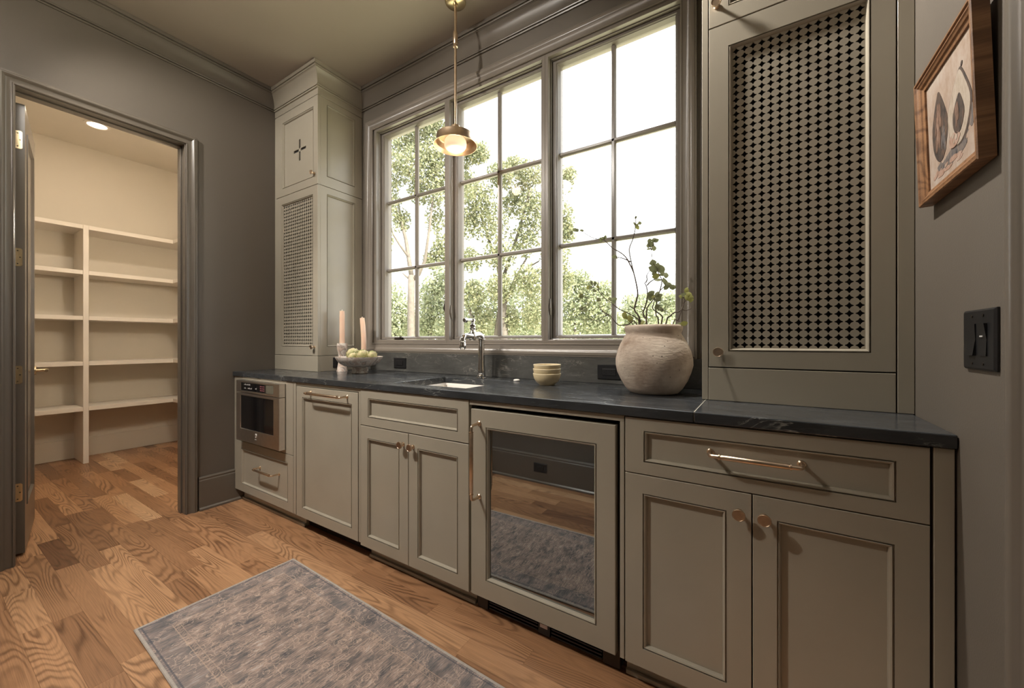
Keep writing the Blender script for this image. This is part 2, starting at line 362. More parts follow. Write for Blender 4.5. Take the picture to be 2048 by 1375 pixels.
M['pgrey'] = m_paint('paint_grey_shadow', (.07, .07, .078), (.15, .13, .12), (.26, .20, .16))
M['ppink'] = m_paint('paint_rose', (.30, .18, .125), (.38, .25, .19), (.43, .32, .26))

# ------------------------------------------------------------------ room shell
WX, YB, ZC = 3.531, -2.085, 3.035          # right wall, back wall, ceiling
PXW, HX = -2.45, 5.2                       # pantry far wall, hall far wall
DY0, DY1, DZ = -1.600, -.917, 2.404        # pantry door opening (left wall)
RY0, RY1 = -1.86, -.965                    # opening in right wall
floor = struct(build('floor', MB().box(PXW-.1, HX+.1, YB-.1, .15, -.08, -.02), plain('subfloor', (.1, .07, .05), .9)))
rng = random.Random(11); pw = .0832
y = YB
while y < 0:
    x1 = HX if y+pw < -.84 else (3.53 if y < -.52 else -.02)
    x = PXW-rng.uniform(0, .6)
    while x < x1:
        L = rng.choice([rng.uniform(.32, .6), rng.uniform(.5, .95), rng.uniform(.7, 1.25)])
        a, b = max(x, PXW), min(x+L, x1)
        if b-a > .05:
            mb = MB(); g = .0001; w2 = pw/2-g; l2 = (b-a)/2-g; e = .0004
            mb.rings([(-l2, l2, -w2, w2, -.02), (-l2, l2, -w2, w2, -e), (-l2+e, l2-e, -w2+e, w2-e, 0)], lambda u, v, d: (u, v, d))
            o = build('plank', mb, M['oak'], fixn=True); o.location = ((a+b)/2, y+pw/2, rng.uniform(-.0003, .0002))
            child(o, floor)
        x += L
    y += pw
def wall(name, mb, mat): return struct(build(name, mb, mat))
# left wall with door opening (x 0 .. -.12)
mb = MB().box(-.06, 0, YB, DY0-.018, 0, ZC).box(-.06, 0, DY1+.018, .15, 0, ZC).box(-.06, 0, DY0-.018, DY1+.018, DZ+.018, ZC); wall('wall_left', mb, M['wall'])
mb = MB().box(-.12, -.06, YB, DY0-.018, 0, ZC).box(-.12, -.06, DY1+.018, .15, 0, ZC).box(-.12, -.06, DY0-.018, DY1+.018, DZ+.018, ZC); wall('wall_pantry_front', mb, M['cream'])
# window wall with opening
OX0, OX1, OZ0, OZ1 = .716, 2.874, 1.108, 2.712
mb = MB().box(0, OX0, 0, .16, 0, ZC).box(OX1, WX+.1, 0, .16, 0, ZC).box(OX0, OX1, 0, .16, 0, OZ0).box(OX0, OX1, 0, .16, OZ1, ZC); wall('wall_window', mb, M['wall'])
# right wall with cased opening, back wall
mb = MB().box(WX, WX+.12, RY1, .16, 0, ZC).box(WX, WX+.12, YB, RY0, 0, ZC).box(WX, WX+.12, RY0, RY1, 2.395, ZC); wall('wall_right', mb, M['wall'])
wall('wall_back', MB().box(-.12, WX+.12, YB-.1, YB, 0, ZC), M['wall'])
wall('ceiling', MB().box(-.12, HX+.1, YB-.1, .16, ZC, ZC+.12), M['ceil'])
# pantry shell
wall('wall_pantry_far', MB().box(PXW-.1, PXW, YB-.1, .15, 0, ZC), M['cream'])
wall('wall_pantry_side', MB().box(PXW, -.12, .0, .15, 0, ZC).box(PXW, -.12, YB-.1, YB, 0, ZC), M['cream'])
wall('ceiling_pantry', MB().box(PXW-.1, -.12, YB-.1, .15, ZC, ZC+.12), M['cream'])
struct(build('baseboard_pantry', MB().box(PXW, PXW+.016, YB, 0, 0, .185).box(PXW, -.12, -.016, 0, 0, .185), M['cream'], bevel=.003))
# hall beyond the right opening
wall('wall_hall', MB().box(HX, HX+.1, YB-.1, .16, 0, ZC).box(WX+.12, HX, -.45, -.35, 0, ZC).box(WX+.12, HX, YB-.1, YB, 0, ZC), M['wall'])

# crown moulding
CP = [(0, 2.882), (.009, 2.882), (.011, 2.887), (.009, 2.892), (.003, 2.8925), (.003, 2.8955), (.012, 2.896), (.014, 2.901), (.012, 2.906), (.005, 2.907), (.005, 2.911), (.0075, 2.927), (.012, 2.946),
      (.019, 2.965), (.028, 2.981), (.039, 2.994), (.041, 2.994), (.041, 2.998), (.046, 2.999), (.048, 3.004), (.046, 3.009), (.042, 3.0095), (.042, 3.0125), (.051, 3.013), (.053, 3.018), (.053, 3.034), (0, 3.034)]
hp = lambda a, b, h: (a, b, h)
def crown(name, path, side, mat): return build(name, MB().sweep(CP, path, hp, side), mat, smooth='auto', angle=30)
XT, YT, XR, YR = .572, -.359, 2.976, -.351
struct(crown('trim_1', [(0, YB), (0, YT)], -1, M['trim']))
struct(crown('trim_2', [(XT, 0), (XR, 0)], -1, M['trim']))
struct(crown('trim_3', [(WX, YR), (WX, YB), (0, YB)], -1, M['trim']))

# casings
KP = [(0, 0), (0, .010), (.003, .013), (.007, .013), (.009, .010), (.012, .009), (.030, .010), (.036, .013), (.041, .020), (.047, .023), (.053, .023), (.058, .020), (.066, .020), (.066, 0)]
def casing(name, pts, mapf, side, mat=None, closed=False, prof=KP): return struct(build(name, MB().sweep(prof, pts, mapf, side, closed), mat or M['trim'], smooth='auto', angle=30))
casing('trim_4', [(DY1+.004, 0), (DY1+.004, DZ+.004), (DY0-.004, DZ+.004), (DY0-.004, 0)], lambda a, b, h: (h, a, b), -1, prof=[(o*.86, h) for o, h in KP])
casing('trim_5', [(RY1+.006, 0), (RY1+.006, 2.4), (RY0-.006, 2.4), (RY0-.006, 0)], lambda a, b, h: (WX-h, a, b), -1)
WP = [(0, 0), (0, .012), (.004, .015), (.009, .015), (.011, .012), (.030, .012), (.042, .015), (.052, .023), (.060, .026), (.072, .026), (.080, .022), (.084, .022), (.084, 0)]
casing('trim_6', [(.706, 1.115), (2.848, 1.115), (2.848, 2.705), (.706, 2.705)], lambda a, b, h: (a, -h, b), -1, mat=M['frame'], closed=True, prof=[(o*.82, h) for o, h in WP])
# jamb lining of the pantry opening
struct(build('trim_7', MB().box(-.122, .002, DY1, DY1+.0175, 0, DZ+.0175).box(-.122, .002, DY0-.0175, DY0, 0, DZ+.0175).box(-.122, .002, DY0, DY1, DZ, DZ+.0175)
       .box(-.085, -.05, DY1-.008, DY1, 0, DZ).box(-.085, -.05, DY0, DY1, DZ-.008, DZ), M['trim'], bevel=.002))
struct(build('trim_8', MB().box(WX-.002, WX+.122, RY1-.018, RY1, 0, 2.4).box(WX-.002, WX+.122, RY0, RY0+.018, 0, 2.4).box(WX-.002, WX+.122, RY0, RY1, 2.38, 2.4), M['trim'], bevel=.002))
BP = [(0, 0), (.028, 0), (.028, .012), (.018, .020), (.016, .020), (.016, .195), (.012, .203), (.014, .212), (.008, .222), (0, .222)]
struct(build('baseboard_left', MB().sweep(BP, [(0, DY1+.072), (0, -.55)], hp, -1).sweep(BP, [(0, YB), (0, DY0-.072)], hp, -1), M['trim']))
struct(build('baseboard_back', MB().sweep(BP, [(WX, YB), (0, YB)], hp, -1), M['trim']))
struct(build('baseboard_right', MB().sweep(BP, [(WX, -.66), (WX, RY1+.072)], hp, -1), M['trim']))

# ------------------------------------------------------------------ windows
GZ0, GZ1 = 1.162, 2.656; GH = .300; UW = .3585
for i, c in enumerate((1.078, 1.795, 2.512)):
    r = struct(empty('window_%d' % (i+1), (c, .05, OZ0)))
    x0, x1 = c-UW, c+UW; z0, z1 = 1.115, 2.705
    mp = lambda u, v, d: (u, d, v)
    # fixed frame: stepped jamb
    build('window_frame', MB().rings([(x0, x1, z0, z1, .13), (x0, x1, z0, z1, -.004), (x0+.019, x1-.019, z0+.019, z1-.019, -.004), (x0+.019, x1-.019, z0+.019, z1-.019, .022),
          (x0+.024, x1-.024, z0+.024, z1-.024, .022), (x0+.024, x1-.024, z0+.024, z1-.024, .13)], mp, fill=False), M['frame'], r, bevel=.0015)
    a0, a1, b0, b1 = x0+.027, x1-.027, z0+.027, z1-.027
    build('sash', MB().rings([(a0, a1, b0, b1, .10), (a0, a1, b0, b1, .040), (a0+.018, a1-.018, b0+.011, b1-.011, .040), (a0+.021, a1-.021, b0+.014, b1-.014, .048),
          (a0+.025, a1-.025, b0+.016, b1-.016, .048), (c-GH, c+GH, GZ0, GZ1, .074), (c-GH, c+GH, GZ0, GZ1, .10), (a0, a1, b0, b1, .10)], mp, fill=False), M['mutt'], r)
    zs = [GZ0, 1.658, 2.168, GZ1]
    def bar(u0, u1, v0, v1, vert):
        if vert: return MB().add([(u0, .078, v0), (u0+.007, .066, v0), (u1-.007, .066, v0), (u1, .078, v0), (u1, .09, v0), (u0, .09, v0)] + [(u0, .078, v1), (u0+.007, .066, v1), (u1-.007, .066, v1), (u1, .078, v1), (u1, .09, v1), (u0, .09, v1)],
                      [(k, (k+1) % 6, (k+1) % 6+6, k+6) for k in range(6)])
        return MB().add([(u0, .078, v0), (u0, .066, v0+.007), (u0, .066, v1-.007), (u0, .078, v1), (u0, .09, v1), (u0, .09, v0)] + [(u1, .078, v0), (u1, .066, v0+.007), (u1, .066, v1-.007), (u1, .078, v1), (u1, .09, v1), (u1, .09, v0)],
                      [(k, (k+1) % 6, (k+1) % 6+6, k+6) for k in range(6)])
    build('muntin', bar(c-.013, c+.013, GZ0, GZ1, True), M['mutt'], r)
    for z in zs[1:3]: build('muntin', bar(c-GH, c+GH, z-.013, z+.013, False), M['mutt'], r)
    for k in range(3):
        for s in (-1, 1):
            p0, p1 = sorted((c, c+s*GH)); build('pane', MB().add([(p0, .084, zs[k]), (p1, .084, zs[k]), (p1, .084, zs[k+1]), (p0, .084, zs[k+1])], [(0, 1, 2, 3)]), M['glass'], r, fixn=False)
    # crank and lock
    if i == 0:
        q = MB().box(c-.168, c-.092, .018, .038, z0+.024, z0+.040); q.tube([(c-.1, .012, z0+.040), (c-.085, .008, z0+.044), (c-.078, .010, z0+.034)], .006)
        build('crank', q, M['bronze'], r, bevel=.004)
        build('lock_lever', MB().tube([(x1-.03, .030, 1.30), (x1-.038, .012, 1.34), (x1-.030, .014, 1.40)], [.006, .007, .004]), M['bronze'], r)
    if i > 0:
        build('lock_lever', MB().tube([(x0+.021, .020, 1.27), (x0+.026, .010, 1.31), (x0+.021, .014, 1.36)], [.004, .006, .004]), M['mutt'], r)

# ------------------------------------------------------------------ outside
ground = struct(build('ground', MB().add([(-60, .3, -.9), (40, .3, -.9), (40, 90, -.9), (-60, 90, -.9)], [(0, 1, 2, 3)]), M['grass']))
nrg = np.random.default_rng(5)
def foliage(name, clumps, mat, parent, size):
    """clumps: (centre, rx, rz, count); leaves as small folded quads"""
    V = []; n = 0
    for c, rx, rz, cnt in clumps:
        cnt = int(cnt*(2.6 if size < .08 else 2.0))
        d = nrg.normal(size=(cnt, 3)); d /= np.linalg.norm(d, axis=1)[:, None]
        p = np.array(c)+d*(nrg.random((cnt, 1))**.42)*np.array([rx, rx, rz])
        a = nrg.normal(size=(cnt, 3)); a /= np.linalg.norm(a, axis=1)[:, None]
        b = np.cross(a, nrg.normal(size=(cnt, 3))); b /= np.linalg.norm(b, axis=1)[:, None]
        s = size*nrg.uniform(.55, 1.25, (cnt, 1))
        V.append(np.stack([p-a*s, p+b*s*.55, p+a*s, p-b*s*.55], 1).reshape(-1, 3)); n += cnt
    V = np.concatenate(V)
    me = bpy.data.meshes.new(name); me.vertices.add(len(V)); me.vertices.foreach_set('co', V.astype(np.float32).ravel())
    me.loops.add(n*4); me.loops.foreach_set('vertex_index', np.arange(n*4, dtype=np.int32))
    me.polygons.add(n); me.polygons.foreach_set('loop_start', np.arange(0, n*4, 4, dtype=np.int32)); me.polygons.foreach_set('loop_total', np.full(n, 4, dtype=np.int32))
    me.update(calc_edges=True); me.materials.append(mat)
    o = bpy.data.objects.new(name, me); COL.objects.link(o); o['kind'] = 'stuff'; child(o, parent); return o
def dep(u, v, D):                                   # point of pixel (u, v) at D metres in front of the camera plane
    s, c = math.sin(YAW), math.cos(YAW)
    return Vector((CX, CY, CZ))+Vector((-s, c, 0))*D+Vector((c, s, 0))*((u-1024)/FPX*D)+Vector((0, 0, 1))*(-(v-HOR)/FPX*D)
def tree(name, label, D, trunks, clumps, mat, size, group=None):
    b = dep(trunks[0][0][0][0], HOR, D); root = empty(name, (b.x, b.y, -.9)); tag(root, label, 'tree', group)
    for pts, r0, r1 in trunks:
        P = [dep(u, v, D+dd) for u, v, dd in pts]
        if pts is trunks[0][0]: P = [Vector((P[0].x, P[0].y, -.9))]+P
        R = [r0+(r1-r0)*k/(len(P)-1) for k in range(len(P))]
        build('trunk' if pts is trunks[0][0] else 'bough', MB().tube(P, R, 8), M['bark'], root, smooth=True)
    px = D/FPX
    foliage('foliage', [(dep(u, v, D+nrg.uniform(-1, 1)*rx*px*.8), rx*px, rz*px, cnt) for u, v, rx, rz, cnt in clumps], mat, root, size)
T1 = [(800, 285, 34, 40, 420), (840, 262, 40, 40, 520), (880, 250, 42, 40, 560), (790, 340, 30, 40, 380), (835, 330, 36, 44, 420), (875, 320, 40, 44, 560), (925, 300, 36, 34, 520), (955, 305, 26, 22, 300),
      (780, 400, 22, 36, 230), (800, 440, 22, 26, 150), (845, 385, 30, 30, 260), (880, 375, 30, 40, 380), (915, 345, 26, 24, 240), (870, 440, 22, 32, 190), (885, 500, 24, 34, 330), (862, 520, 18, 20, 160), (775, 480, 14, 30, 90), (930, 380, 20, 20, 120)]
tree('broadleaf_tree', 'tall forked tree with a slim pale trunk outside the window beside the tower cabinet', 14,
     [([(822, 690, 0), (822, 600, 0), (823, 550, 0)], .135, .12), ([(823, 552, 0), (818, 520, 0), (812, 480, .2), (803, 445, .3), (795, 400, .4)], .09, .04), ([(818, 515, 0), (800, 490, 0), (786, 468, .1), (778, 440, .1)], .05, .02),
      ([(823, 560, 0), (838, 548, 0), (850, 520, -.2), (857, 470, -.3), (862, 430, -.3), (870, 360, -.2)], .08, .03), ([(822, 560, 0), (812, 552, 0), (805, 546, 0)], .05, .02)], T1, M['foliage'], .064)
T2 = [(935, 370, 26, 30, 300), (960, 400, 32, 36, 420), (1000, 350, 28, 26, 360), (1030, 335, 28, 22, 360), (1060, 350, 30, 30, 420), (1030, 400, 40, 40, 620), (980, 450, 40, 40, 460), (935, 440, 22, 40, 300),
      (1070, 420, 34, 44, 520), (1050, 480, 34, 36, 420), (1000, 510, 36, 30, 420), (940, 520, 26, 26, 320), (1100, 380, 32, 40, 420), (1125, 360, 24, 28, 300), (1140, 350, 14, 18, 120), (1125, 440, 26, 40, 420), (1110, 510, 32, 36, 460),
      (1060, 560, 36, 34, 520), (1000, 575, 30, 30, 360), (945, 590, 26, 34, 380), (1075, 625, 34, 36, 520), (1020, 640, 20, 30, 240), (965, 640, 26, 30, 330), (1135, 470, 18, 26, 200), (1128, 560, 22, 40, 380)]
tree('broadleaf_tree', 'spreading leafy tree with crossing boughs outside the window behind the faucet', 17,
     [([(1008, 690, 0), (1008, 640, 0), (1006, 600, 0), (1004, 560, 0)], .22, .13), ([(1005, 615, 0), (1025, 570, 0), (1043, 535, .2), (1055, 512, .3)], .10, .04), ([(990, 690, .3), (996, 640, .3), (1003, 600, .2)], .12, .08),
      ([(1030, 560, 0), (1060, 532, .2), (1078, 522, .3)], .06, .03), ([(1004, 562, 0), (985, 500, 0), (965, 440, .3), (945, 400, .4)], .08, .03), ([(1004, 562, 0), (1035, 470, 0), (1055, 400, -.3), (1062, 370, -.3)], .08, .03), ([(955, 690, .4), (948, 640, .4), (925, 590, .4)], .10, .07)], T2, M['foliage'], .074)
def far(label, name, D, row, mat, size):
    tree(name, label, D, [([(row[0][0], 690, 0), (row[0][0], 640, 0)], .14, .07)], row, mat, size, None)
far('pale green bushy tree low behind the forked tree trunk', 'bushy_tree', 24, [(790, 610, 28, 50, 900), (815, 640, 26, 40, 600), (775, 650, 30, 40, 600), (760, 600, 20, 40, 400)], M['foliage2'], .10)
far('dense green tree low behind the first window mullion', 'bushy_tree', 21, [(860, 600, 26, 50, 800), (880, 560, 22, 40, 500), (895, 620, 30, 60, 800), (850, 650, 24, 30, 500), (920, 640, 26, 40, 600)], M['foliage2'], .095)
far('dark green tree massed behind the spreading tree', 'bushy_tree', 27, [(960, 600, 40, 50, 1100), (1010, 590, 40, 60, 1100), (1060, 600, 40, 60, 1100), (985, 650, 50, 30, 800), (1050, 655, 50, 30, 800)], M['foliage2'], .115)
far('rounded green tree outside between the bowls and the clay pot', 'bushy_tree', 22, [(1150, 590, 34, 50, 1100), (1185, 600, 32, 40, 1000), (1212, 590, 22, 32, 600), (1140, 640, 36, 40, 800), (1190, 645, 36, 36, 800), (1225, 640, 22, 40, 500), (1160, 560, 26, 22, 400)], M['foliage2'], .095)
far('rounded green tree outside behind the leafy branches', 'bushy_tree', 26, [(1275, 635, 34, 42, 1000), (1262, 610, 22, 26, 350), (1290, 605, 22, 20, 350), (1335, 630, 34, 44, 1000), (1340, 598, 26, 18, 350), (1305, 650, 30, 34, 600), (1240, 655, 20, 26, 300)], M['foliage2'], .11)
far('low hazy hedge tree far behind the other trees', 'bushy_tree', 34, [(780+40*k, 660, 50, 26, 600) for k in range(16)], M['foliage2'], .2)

# ------------------------------------------------------------------ cabinetry
YF, YC, ZT, ZB = -.637, -.645, .914, .882
fm = lambda u, v, d: (u, YF+d, v)
def face(y): return lambda u, v, d: (u, y+d, v)
def front(name, mapf, u0, u1, v0, v1, p, parent, mat=None, th=.02, panel=True, deep=.012):
    """frame-and-panel front: ring frame with a beaded inner edge, the panel a piece of its own; p = (u0, u1, v0, v1)"""
    mat = mat or M['cab']; a, b, c, d = p; e = .0014
    i = lambda k: (a+k, b-k, c+k, d-k)
    f = build(name, MB().rings([(u0, u1, v0, v1, th), (u0, u1, v0, v1, e), (u0+e, u1-e, v0+e, v1-e, 0), (*i(0), 0), (*i(0), .007), (*i(.0034), .007), (*i(.0038), .001), (*i(.0045), -.0004),
              (*i(.0075), .0012), (*i(.010), .006), (*i(.0112), deep), (*i(.0112), th), (u0, u1, v0, v1, th)], mapf, fill=False), mat, parent)
    if panel: build('panel', MB().rings([(*i(.0105), th-.001), (*i(.0105), deep), (*i(.03), deep)], mapf), mat, f)
    return f
def flat(name, mapf, u0, u1, v0, v1, parent, mat=None, th=.02):
    e = .0014; return build(name, MB().rings([(u0, u1, v0, v1, th), (u0, u1, v0, v1, e), (u0+e, u1-e, v0+e, v1-e, 0)], mapf), mat or M['cab'], parent)
def knob(x, y, z, parent, mat=None, r=.0165):
    return build('knob', MB().lathe([(.010, 0), (.010, .002), (.0058, .004), (.0052, .016), (.009, .0195), (r*.98, .0215), (r, .0235), (r, .0275), (r*.95, .0290), (r*.88, .0290), (r*.84, .0282), (.001, .0282)], (x, y, z), 28, 'y'), mat or M['brass'], parent, smooth='auto')
def pull(p0, p1, y, parent, out=.036, r=.0052, name='pull'):
    a = Vector((p0[0], y, p0[1])); b = Vector((p1[0], y, p1[1])); d = (b-a).normalized(); o = Vector((0, -out, 0)); k = .010
    path = [a, a+o*.62]
    for t in (0, .25, .5, .75, 1): path.append(a+o*.62+(o*.38)*math.sin(t*PI/2)+d*k*(1-math.cos(t*PI/2)))
    for t in (1, .75, .5, .25, 0): path.append(b+o*.62+(o*.38)*math.sin(t*PI/2)-d*k*(1-math.cos(t*PI/2)))
    path += [b]
    q = MB().tube(path, r, 12); g0 = a+o+d*.032; g1 = b+o-d*.032
    q.tube([g0-d*.003, g0, g1, g1+d*.003], [r*1.05, r*1.32, r*1.32, r*1.05], 14)
    for c in (a, b): q.lathe([(r*1.9, 0), (r*1.9, .002), (r*1.3, .005)], tuple(c), 16, 'y')
    for c in (g0-d*.006, g1+d*.006): q.tube([c-d*.0018, c+d*.0018], r*1.5, 14)
    return build(name, q, M['brass'], parent, smooth='auto')
def carcass(parent, x0, x1, z0=.10, z1=.880, y0=-.616, y1=-.024, t=.018, mat=None):
    return build('body', MB().box(x0, x0+t, y0, y1, z0, z1).box(x1-t, x1, y0, y1, z0, z1).box(x0+t, x1-t, y0, y1, z0, z0+t).box(x0+t, x1-t, y1-.01, y1, z0+t, z1)
                 .box(x0+t, x1-t, y0, y0+.02, z1-.03, z1), mat or M['cab'], parent)
def toe(parent, x0, x1, y=-.583, mat=None, z=.0995):
    return build('toe_kick', MB().box(x0, x1, y, y+.016, .0005, z).box(x0, x1, y-.012, y, .0005, .016), mat or M['cab'], parent, bevel=.002)

# microwave cabinet
c = tag(empty('microwave_cabinet', (.39, -.3, 0)), 'olive taupe base cabinet holding the microwave above a drawer', 'cabinet')
carcass(c, .003, .777); toe(c, .03, .822)
gx = [.020, .150, .684, .776]; gz = [.438, .474, .852, .880]
mb = MB()
for i in range(3):
    for k in range(3):
        if not (i == 1 and k == 1): mb.box(gx[i], gx[i+1], YF, YF+.02, gz[k], gz[k+1])
build('face_frame', mb, M['cab'], c)
flat('filler', face(YF+.004), .003, .020, .09, .880, c, th=.016)
dr = front('drawer', fm, .022, .775, .088, .434, (.114, .716, .140, .384), c); pull((.350, .289), (.592, .289), YF+.012, dr, out=.05)
# microwave
mw = tag(empty('microwave', (.417, YF, .46)), 'stainless microwave built into the base cabinet beside the doorway', 'microwave')
MX0, MX1, MZ0, MZ1, MY = .139, .695, .461, .864, YF-.042
build('body', MB().box(MX0+.016, MX1-.016, YF+.0, -.12, .480, .846), M['steeld'], mw)
build('trim', MB().box(MX0, MX1, YF-.006, YF-.0005, MZ0, MZ1), M['steeld'], mw)
def faceplate(nm, z0, z1, wx0, wx1, wz0, wz1):
    o = build(nm, MB().rings([(MX0, MX1, z0, z1, .035), (MX0, MX1, z0, z1, .002), (MX0+.002, MX1-.002, z0+.002, z1-.002, 0), (wx0, wx1, wz0, wz1, 0), (wx0+.002, wx1-.002, wz0+.002, wz1-.002, .004)], face(MY), fill=False), M['steel'], mw)
    return o
dw = faceplate('door', MZ0, .780, .200, .630, .544, .766)
build('window', MB().box(.202, .628, MY+.003, MY+.012, .546, .764), M['blackgloss'], dw)
cp = faceplate('control_panel', .784, MZ1, .203, .628, .797, .852)
build('display', MB().box(.205, .532, MY+.002, MY+.012, .799, .850), M['blackgloss'], cp)
build('touch_plate', MB().box(.536, .626, MY+.001, MY+.012, .799, .850), plain('mirror_plate', (.42, .44, .38), .18, .8), cp)
mb = MB(); rr = random.Random(3)
for x0, z0, n in ((.25, .836, 9), (.25, .812, 3), (.30, .812, 6), (.40, .815, 2)):
    for k in range(n): mb.box(x0+k*.0095, x0+k*.0095+.006, MY+.0012, MY+.0024, z0, z0+rr.choice([.005, .007, .009]))
build('display_print', mb, M['silver'], cp)['kind'] = 'stuff'
mb = MB()
for x0 in (.462, .482, .502):
    for z0 in (.808, .821, .834): mb.box(x0, x0+.012, MY+.0012, MY+.0024, z0, z0+.007)
build('keypad_print', mb, plain('keypad_red', (.30, .10, .12), .4), cp)
mb = MB().tube([(.408+.010*math.cos(t), MY-.0006, .516+.013*math.sin(t)) for t in [k*.5-1.2 for k in range(9)]], [.0016, .0022, .0026, .003, .003, .0026, .0022, .002, .0014], 6)
mb.tube([(.413, MY-.0006, .520), (.407, MY-.0006, .512), (.410, MY-.0006, .503)], .002, 6)
for k in range(5): mb.box(.398+k*.0042, .401+k*.0042, MY-.001, MY, .490, .494)
build('badge', mb, M['silver'], dw)

# dishwasher
d = tag(empty('dishwasher', (1.09, -.3, 0)), 'panel-fronted dishwasher with a long brass pull near its top edge', 'dishwasher')
build('body', MB().box(.815, 1.398, -.612, -.05, .10, .876), M['steeld'], d)
build('frame_strip', MB().box(.779, .806, YF, YF+.02, .088, .880).box(.806, 1.404, YF+.004, YF+.02, .862, .880), M['cab'], d, bevel=.001)
dp = front('door', fm, .811, 1.393, .086, .858, (.873, 1.342, .142, .796), d); pull((.962, .831), (1.302, .831), YF, dp, out=.042, r=.0056)
build('stile', MB().box(1.396, 1.410, YF+.003, YF+.02, .086, .880), M['cab'], d, bevel=.001)
build('toe_panel', MB().box(.824, 1.424, -.560, -.548, .0005, .0995), M['bronze'], d)

# sink cabinet
c = tag(empty('sink_cabinet', (1.77, -.3, 0)), 'olive taupe sink base cabinet with a false drawer above two panel doors', 'cabinet')
carcass(c, 1.414, 2.126); toe(c, 1.430, 2.128)
front('drawer_front', fm, 1.414, 2.125, .697, .880, (1.473, 2.066, .739, .837), c)
d1 = front('door', fm, 1.414, 1.764, .076, .693, (1.468, 1.704, .131, .633), c); knob(1.731, YF, .640, d1)
d2 = front('door', fm, 1.767, 2.125, .076, .693, (1.826, 2.066, .131, .633), c); knob(1.797, YF, .637, d2)

# beverage fridge
f = tag(empty('beverage_fridge', (2.44, -.3, 0)), 'undercounter drinks fridge with a glass door in a taupe frame', 'fridge')
build('body', MB().box(2.140, 2.752, -.606, -.05, .075, .846), M['black'], f)
fd = front('door', fm, 2.137, 2.747, .078, .845, (2.213, 2.682, .152, .775), f, th=.03, panel=False, deep=.016)
build('glass', MB().box(2.222, 2.673, YF+.014, YF+.024, .161, .766), M['coated'], fd)
pull((2.180, .788), (2.180, .488), YF, fd, out=.052, r=.0058)
build('grille_back', MB().box(2.142, 2.752, -.572, -.560, .004, .074), M['dark'], f)
build('bracket', MB().box(2.142, 2.196, -.598, -.572, .004, .074), M['bronze'], f, bevel=.003)
build('bracket', MB().box(2.690, 2.752, -.598, -.572, .004, .074), M['bronze'], f, bevel=.003)
for s0, s1 in ((2.200, 2.430), (2.488, 2.686)):
    for k in range(5): build('slat', MB().box(s0, s1, -.594, -.574, .009+k*.0125, .015+k*.0125), M['black'], f, bevel=.001)
gp = build('badge_plate', MB().box(2.434, 2.484, -.597, -.572, .006, .072), M['black'], f, bevel=.001)
lb = build('label', MB().box(2.442, 2.474, -.5985, -.5972, .032, .046), M['label'], f)
# surround of the fridge opening
s = tag(empty('fridge_surround', (2.45, -.6, .86)), 'thin taupe rail and stile framing the drinks fridge opening', 'trim')
build('rail', MB().box(2.128, 2.776, YF+.002, YF+.02, .861, .880), M['cab'], s, bevel=.001)
build('stile', MB().box(2.762, 2.776, YF+.002, YF+.022, .078, .8605), M['cab'], s, bevel=.001)

# right base cabinet
c = tag(empty('base_cabinet', (3.13, -.3, 0)), 'wide taupe base cabinet with a long drawer over two doors beside the drinks fridge', 'cabinet')
carcass(c, 2.780, 3.490); toe(c, 2.770, 3.525)
dr = front('drawer', fm, 2.780, 3.487, .699, .878, (2.839, 3.430, .738, .838), c); pull((3.030, .797), (3.248, .797), YF+.012, dr, out=.047, r=.0054)
d1 = front('door', fm, 2.780, 3.134, .076, .696, (2.836, 3.073, .139, .637), c); knob(3.104, YF, .640, d1)
d2 = front('door', fm, 3.137, 3.487, .076, .696, (3.193, 3.427, .139, .637), c); knob(3.164, YF, .640, d2)
flat('filler', face(YF+.001), 3.493, 3.527, .0995, .880, c, th=.016)

# countertop, backsplash, sink
hx0, hx1, hy0, hy1 = 1.571, 2.036, -.548, -.166
def slab(x0, x1, hole=None):
    mb = MB()
    if not hole: return mb.box(x0, x1, YC, -.001, ZB, ZT)
    a, b, c2, d2 = hole
    xs = [x0, a, b, x1]; ys = [YC, c2, d2, -.001]; idx = {}
    for zi, z in enumerate((ZB, ZT)):
        for i, x in enumerate(xs):
            for k, yy in enumerate(ys): idx[i, k, zi] = len(mb.v); mb.v.append((x, yy, z))
    for i in range(3):
        for k in range(3):
            if i == 1 and k == 1: continue
            for zi in (0, 1): q = (idx[i,k,zi], idx[i+1,k,zi], idx[i+1,k+1,zi], idx[i,k+1,zi]); mb.f.append(q if zi else q[::-1])
    ring = [(0,0),(1,0),(2,0),(3,0),(3,1),(3,2),(3,3),(2,3),(1,3),(0,3),(0,2),(0,1)]
    for p, q in zip(ring, ring[1:]+ring[:1]): mb.f.append((idx[(*p,0)], idx[(*q,0)], idx[(*q,1)], idx[(*p,1)]))
    for p, q in zip([(1,1),(2,1),(2,2),(1,2)], [(2,1),(2,2),(1,2),(1,1)]): mb.f.append((idx[(*p,0)], idx[(*p,1)], idx[(*q,1)], idx[(*q,0)]))
    return mb
tag(build('countertop', slab(.001, 2.9865, (hx0, hx1, hy0, hy1)), M['stone'], bevel=.003), 'long black soapstone countertop with a sink cutout', 'countertop')
sl2 = tag(build('countertop', slab(2.9885, 3.529), M['stone'], bevel=.003), 'short black soapstone slab under the wide star-screened cabinet', 'countertop')
build('seam', MB().box(2.9868, 2.9882, YC+.004, -.001, ZB+.004, ZT-.0006), M['shelf'], sl2)
tag(build('backsplash', MB().box(XT+.001, XR-.001, -.020, -.0005, ZT+.0005, 1.047), M['splash'], bevel=.002), 'low black veined stone backsplash under the window', 'backsplash')
sk = tag(empty('sink', (1.80, -.357, .69)), 'cream undermount sink basin set below the countertop', 'sink')
mp = lambda u, v, dd: (u, v, ZB-.001-dd)
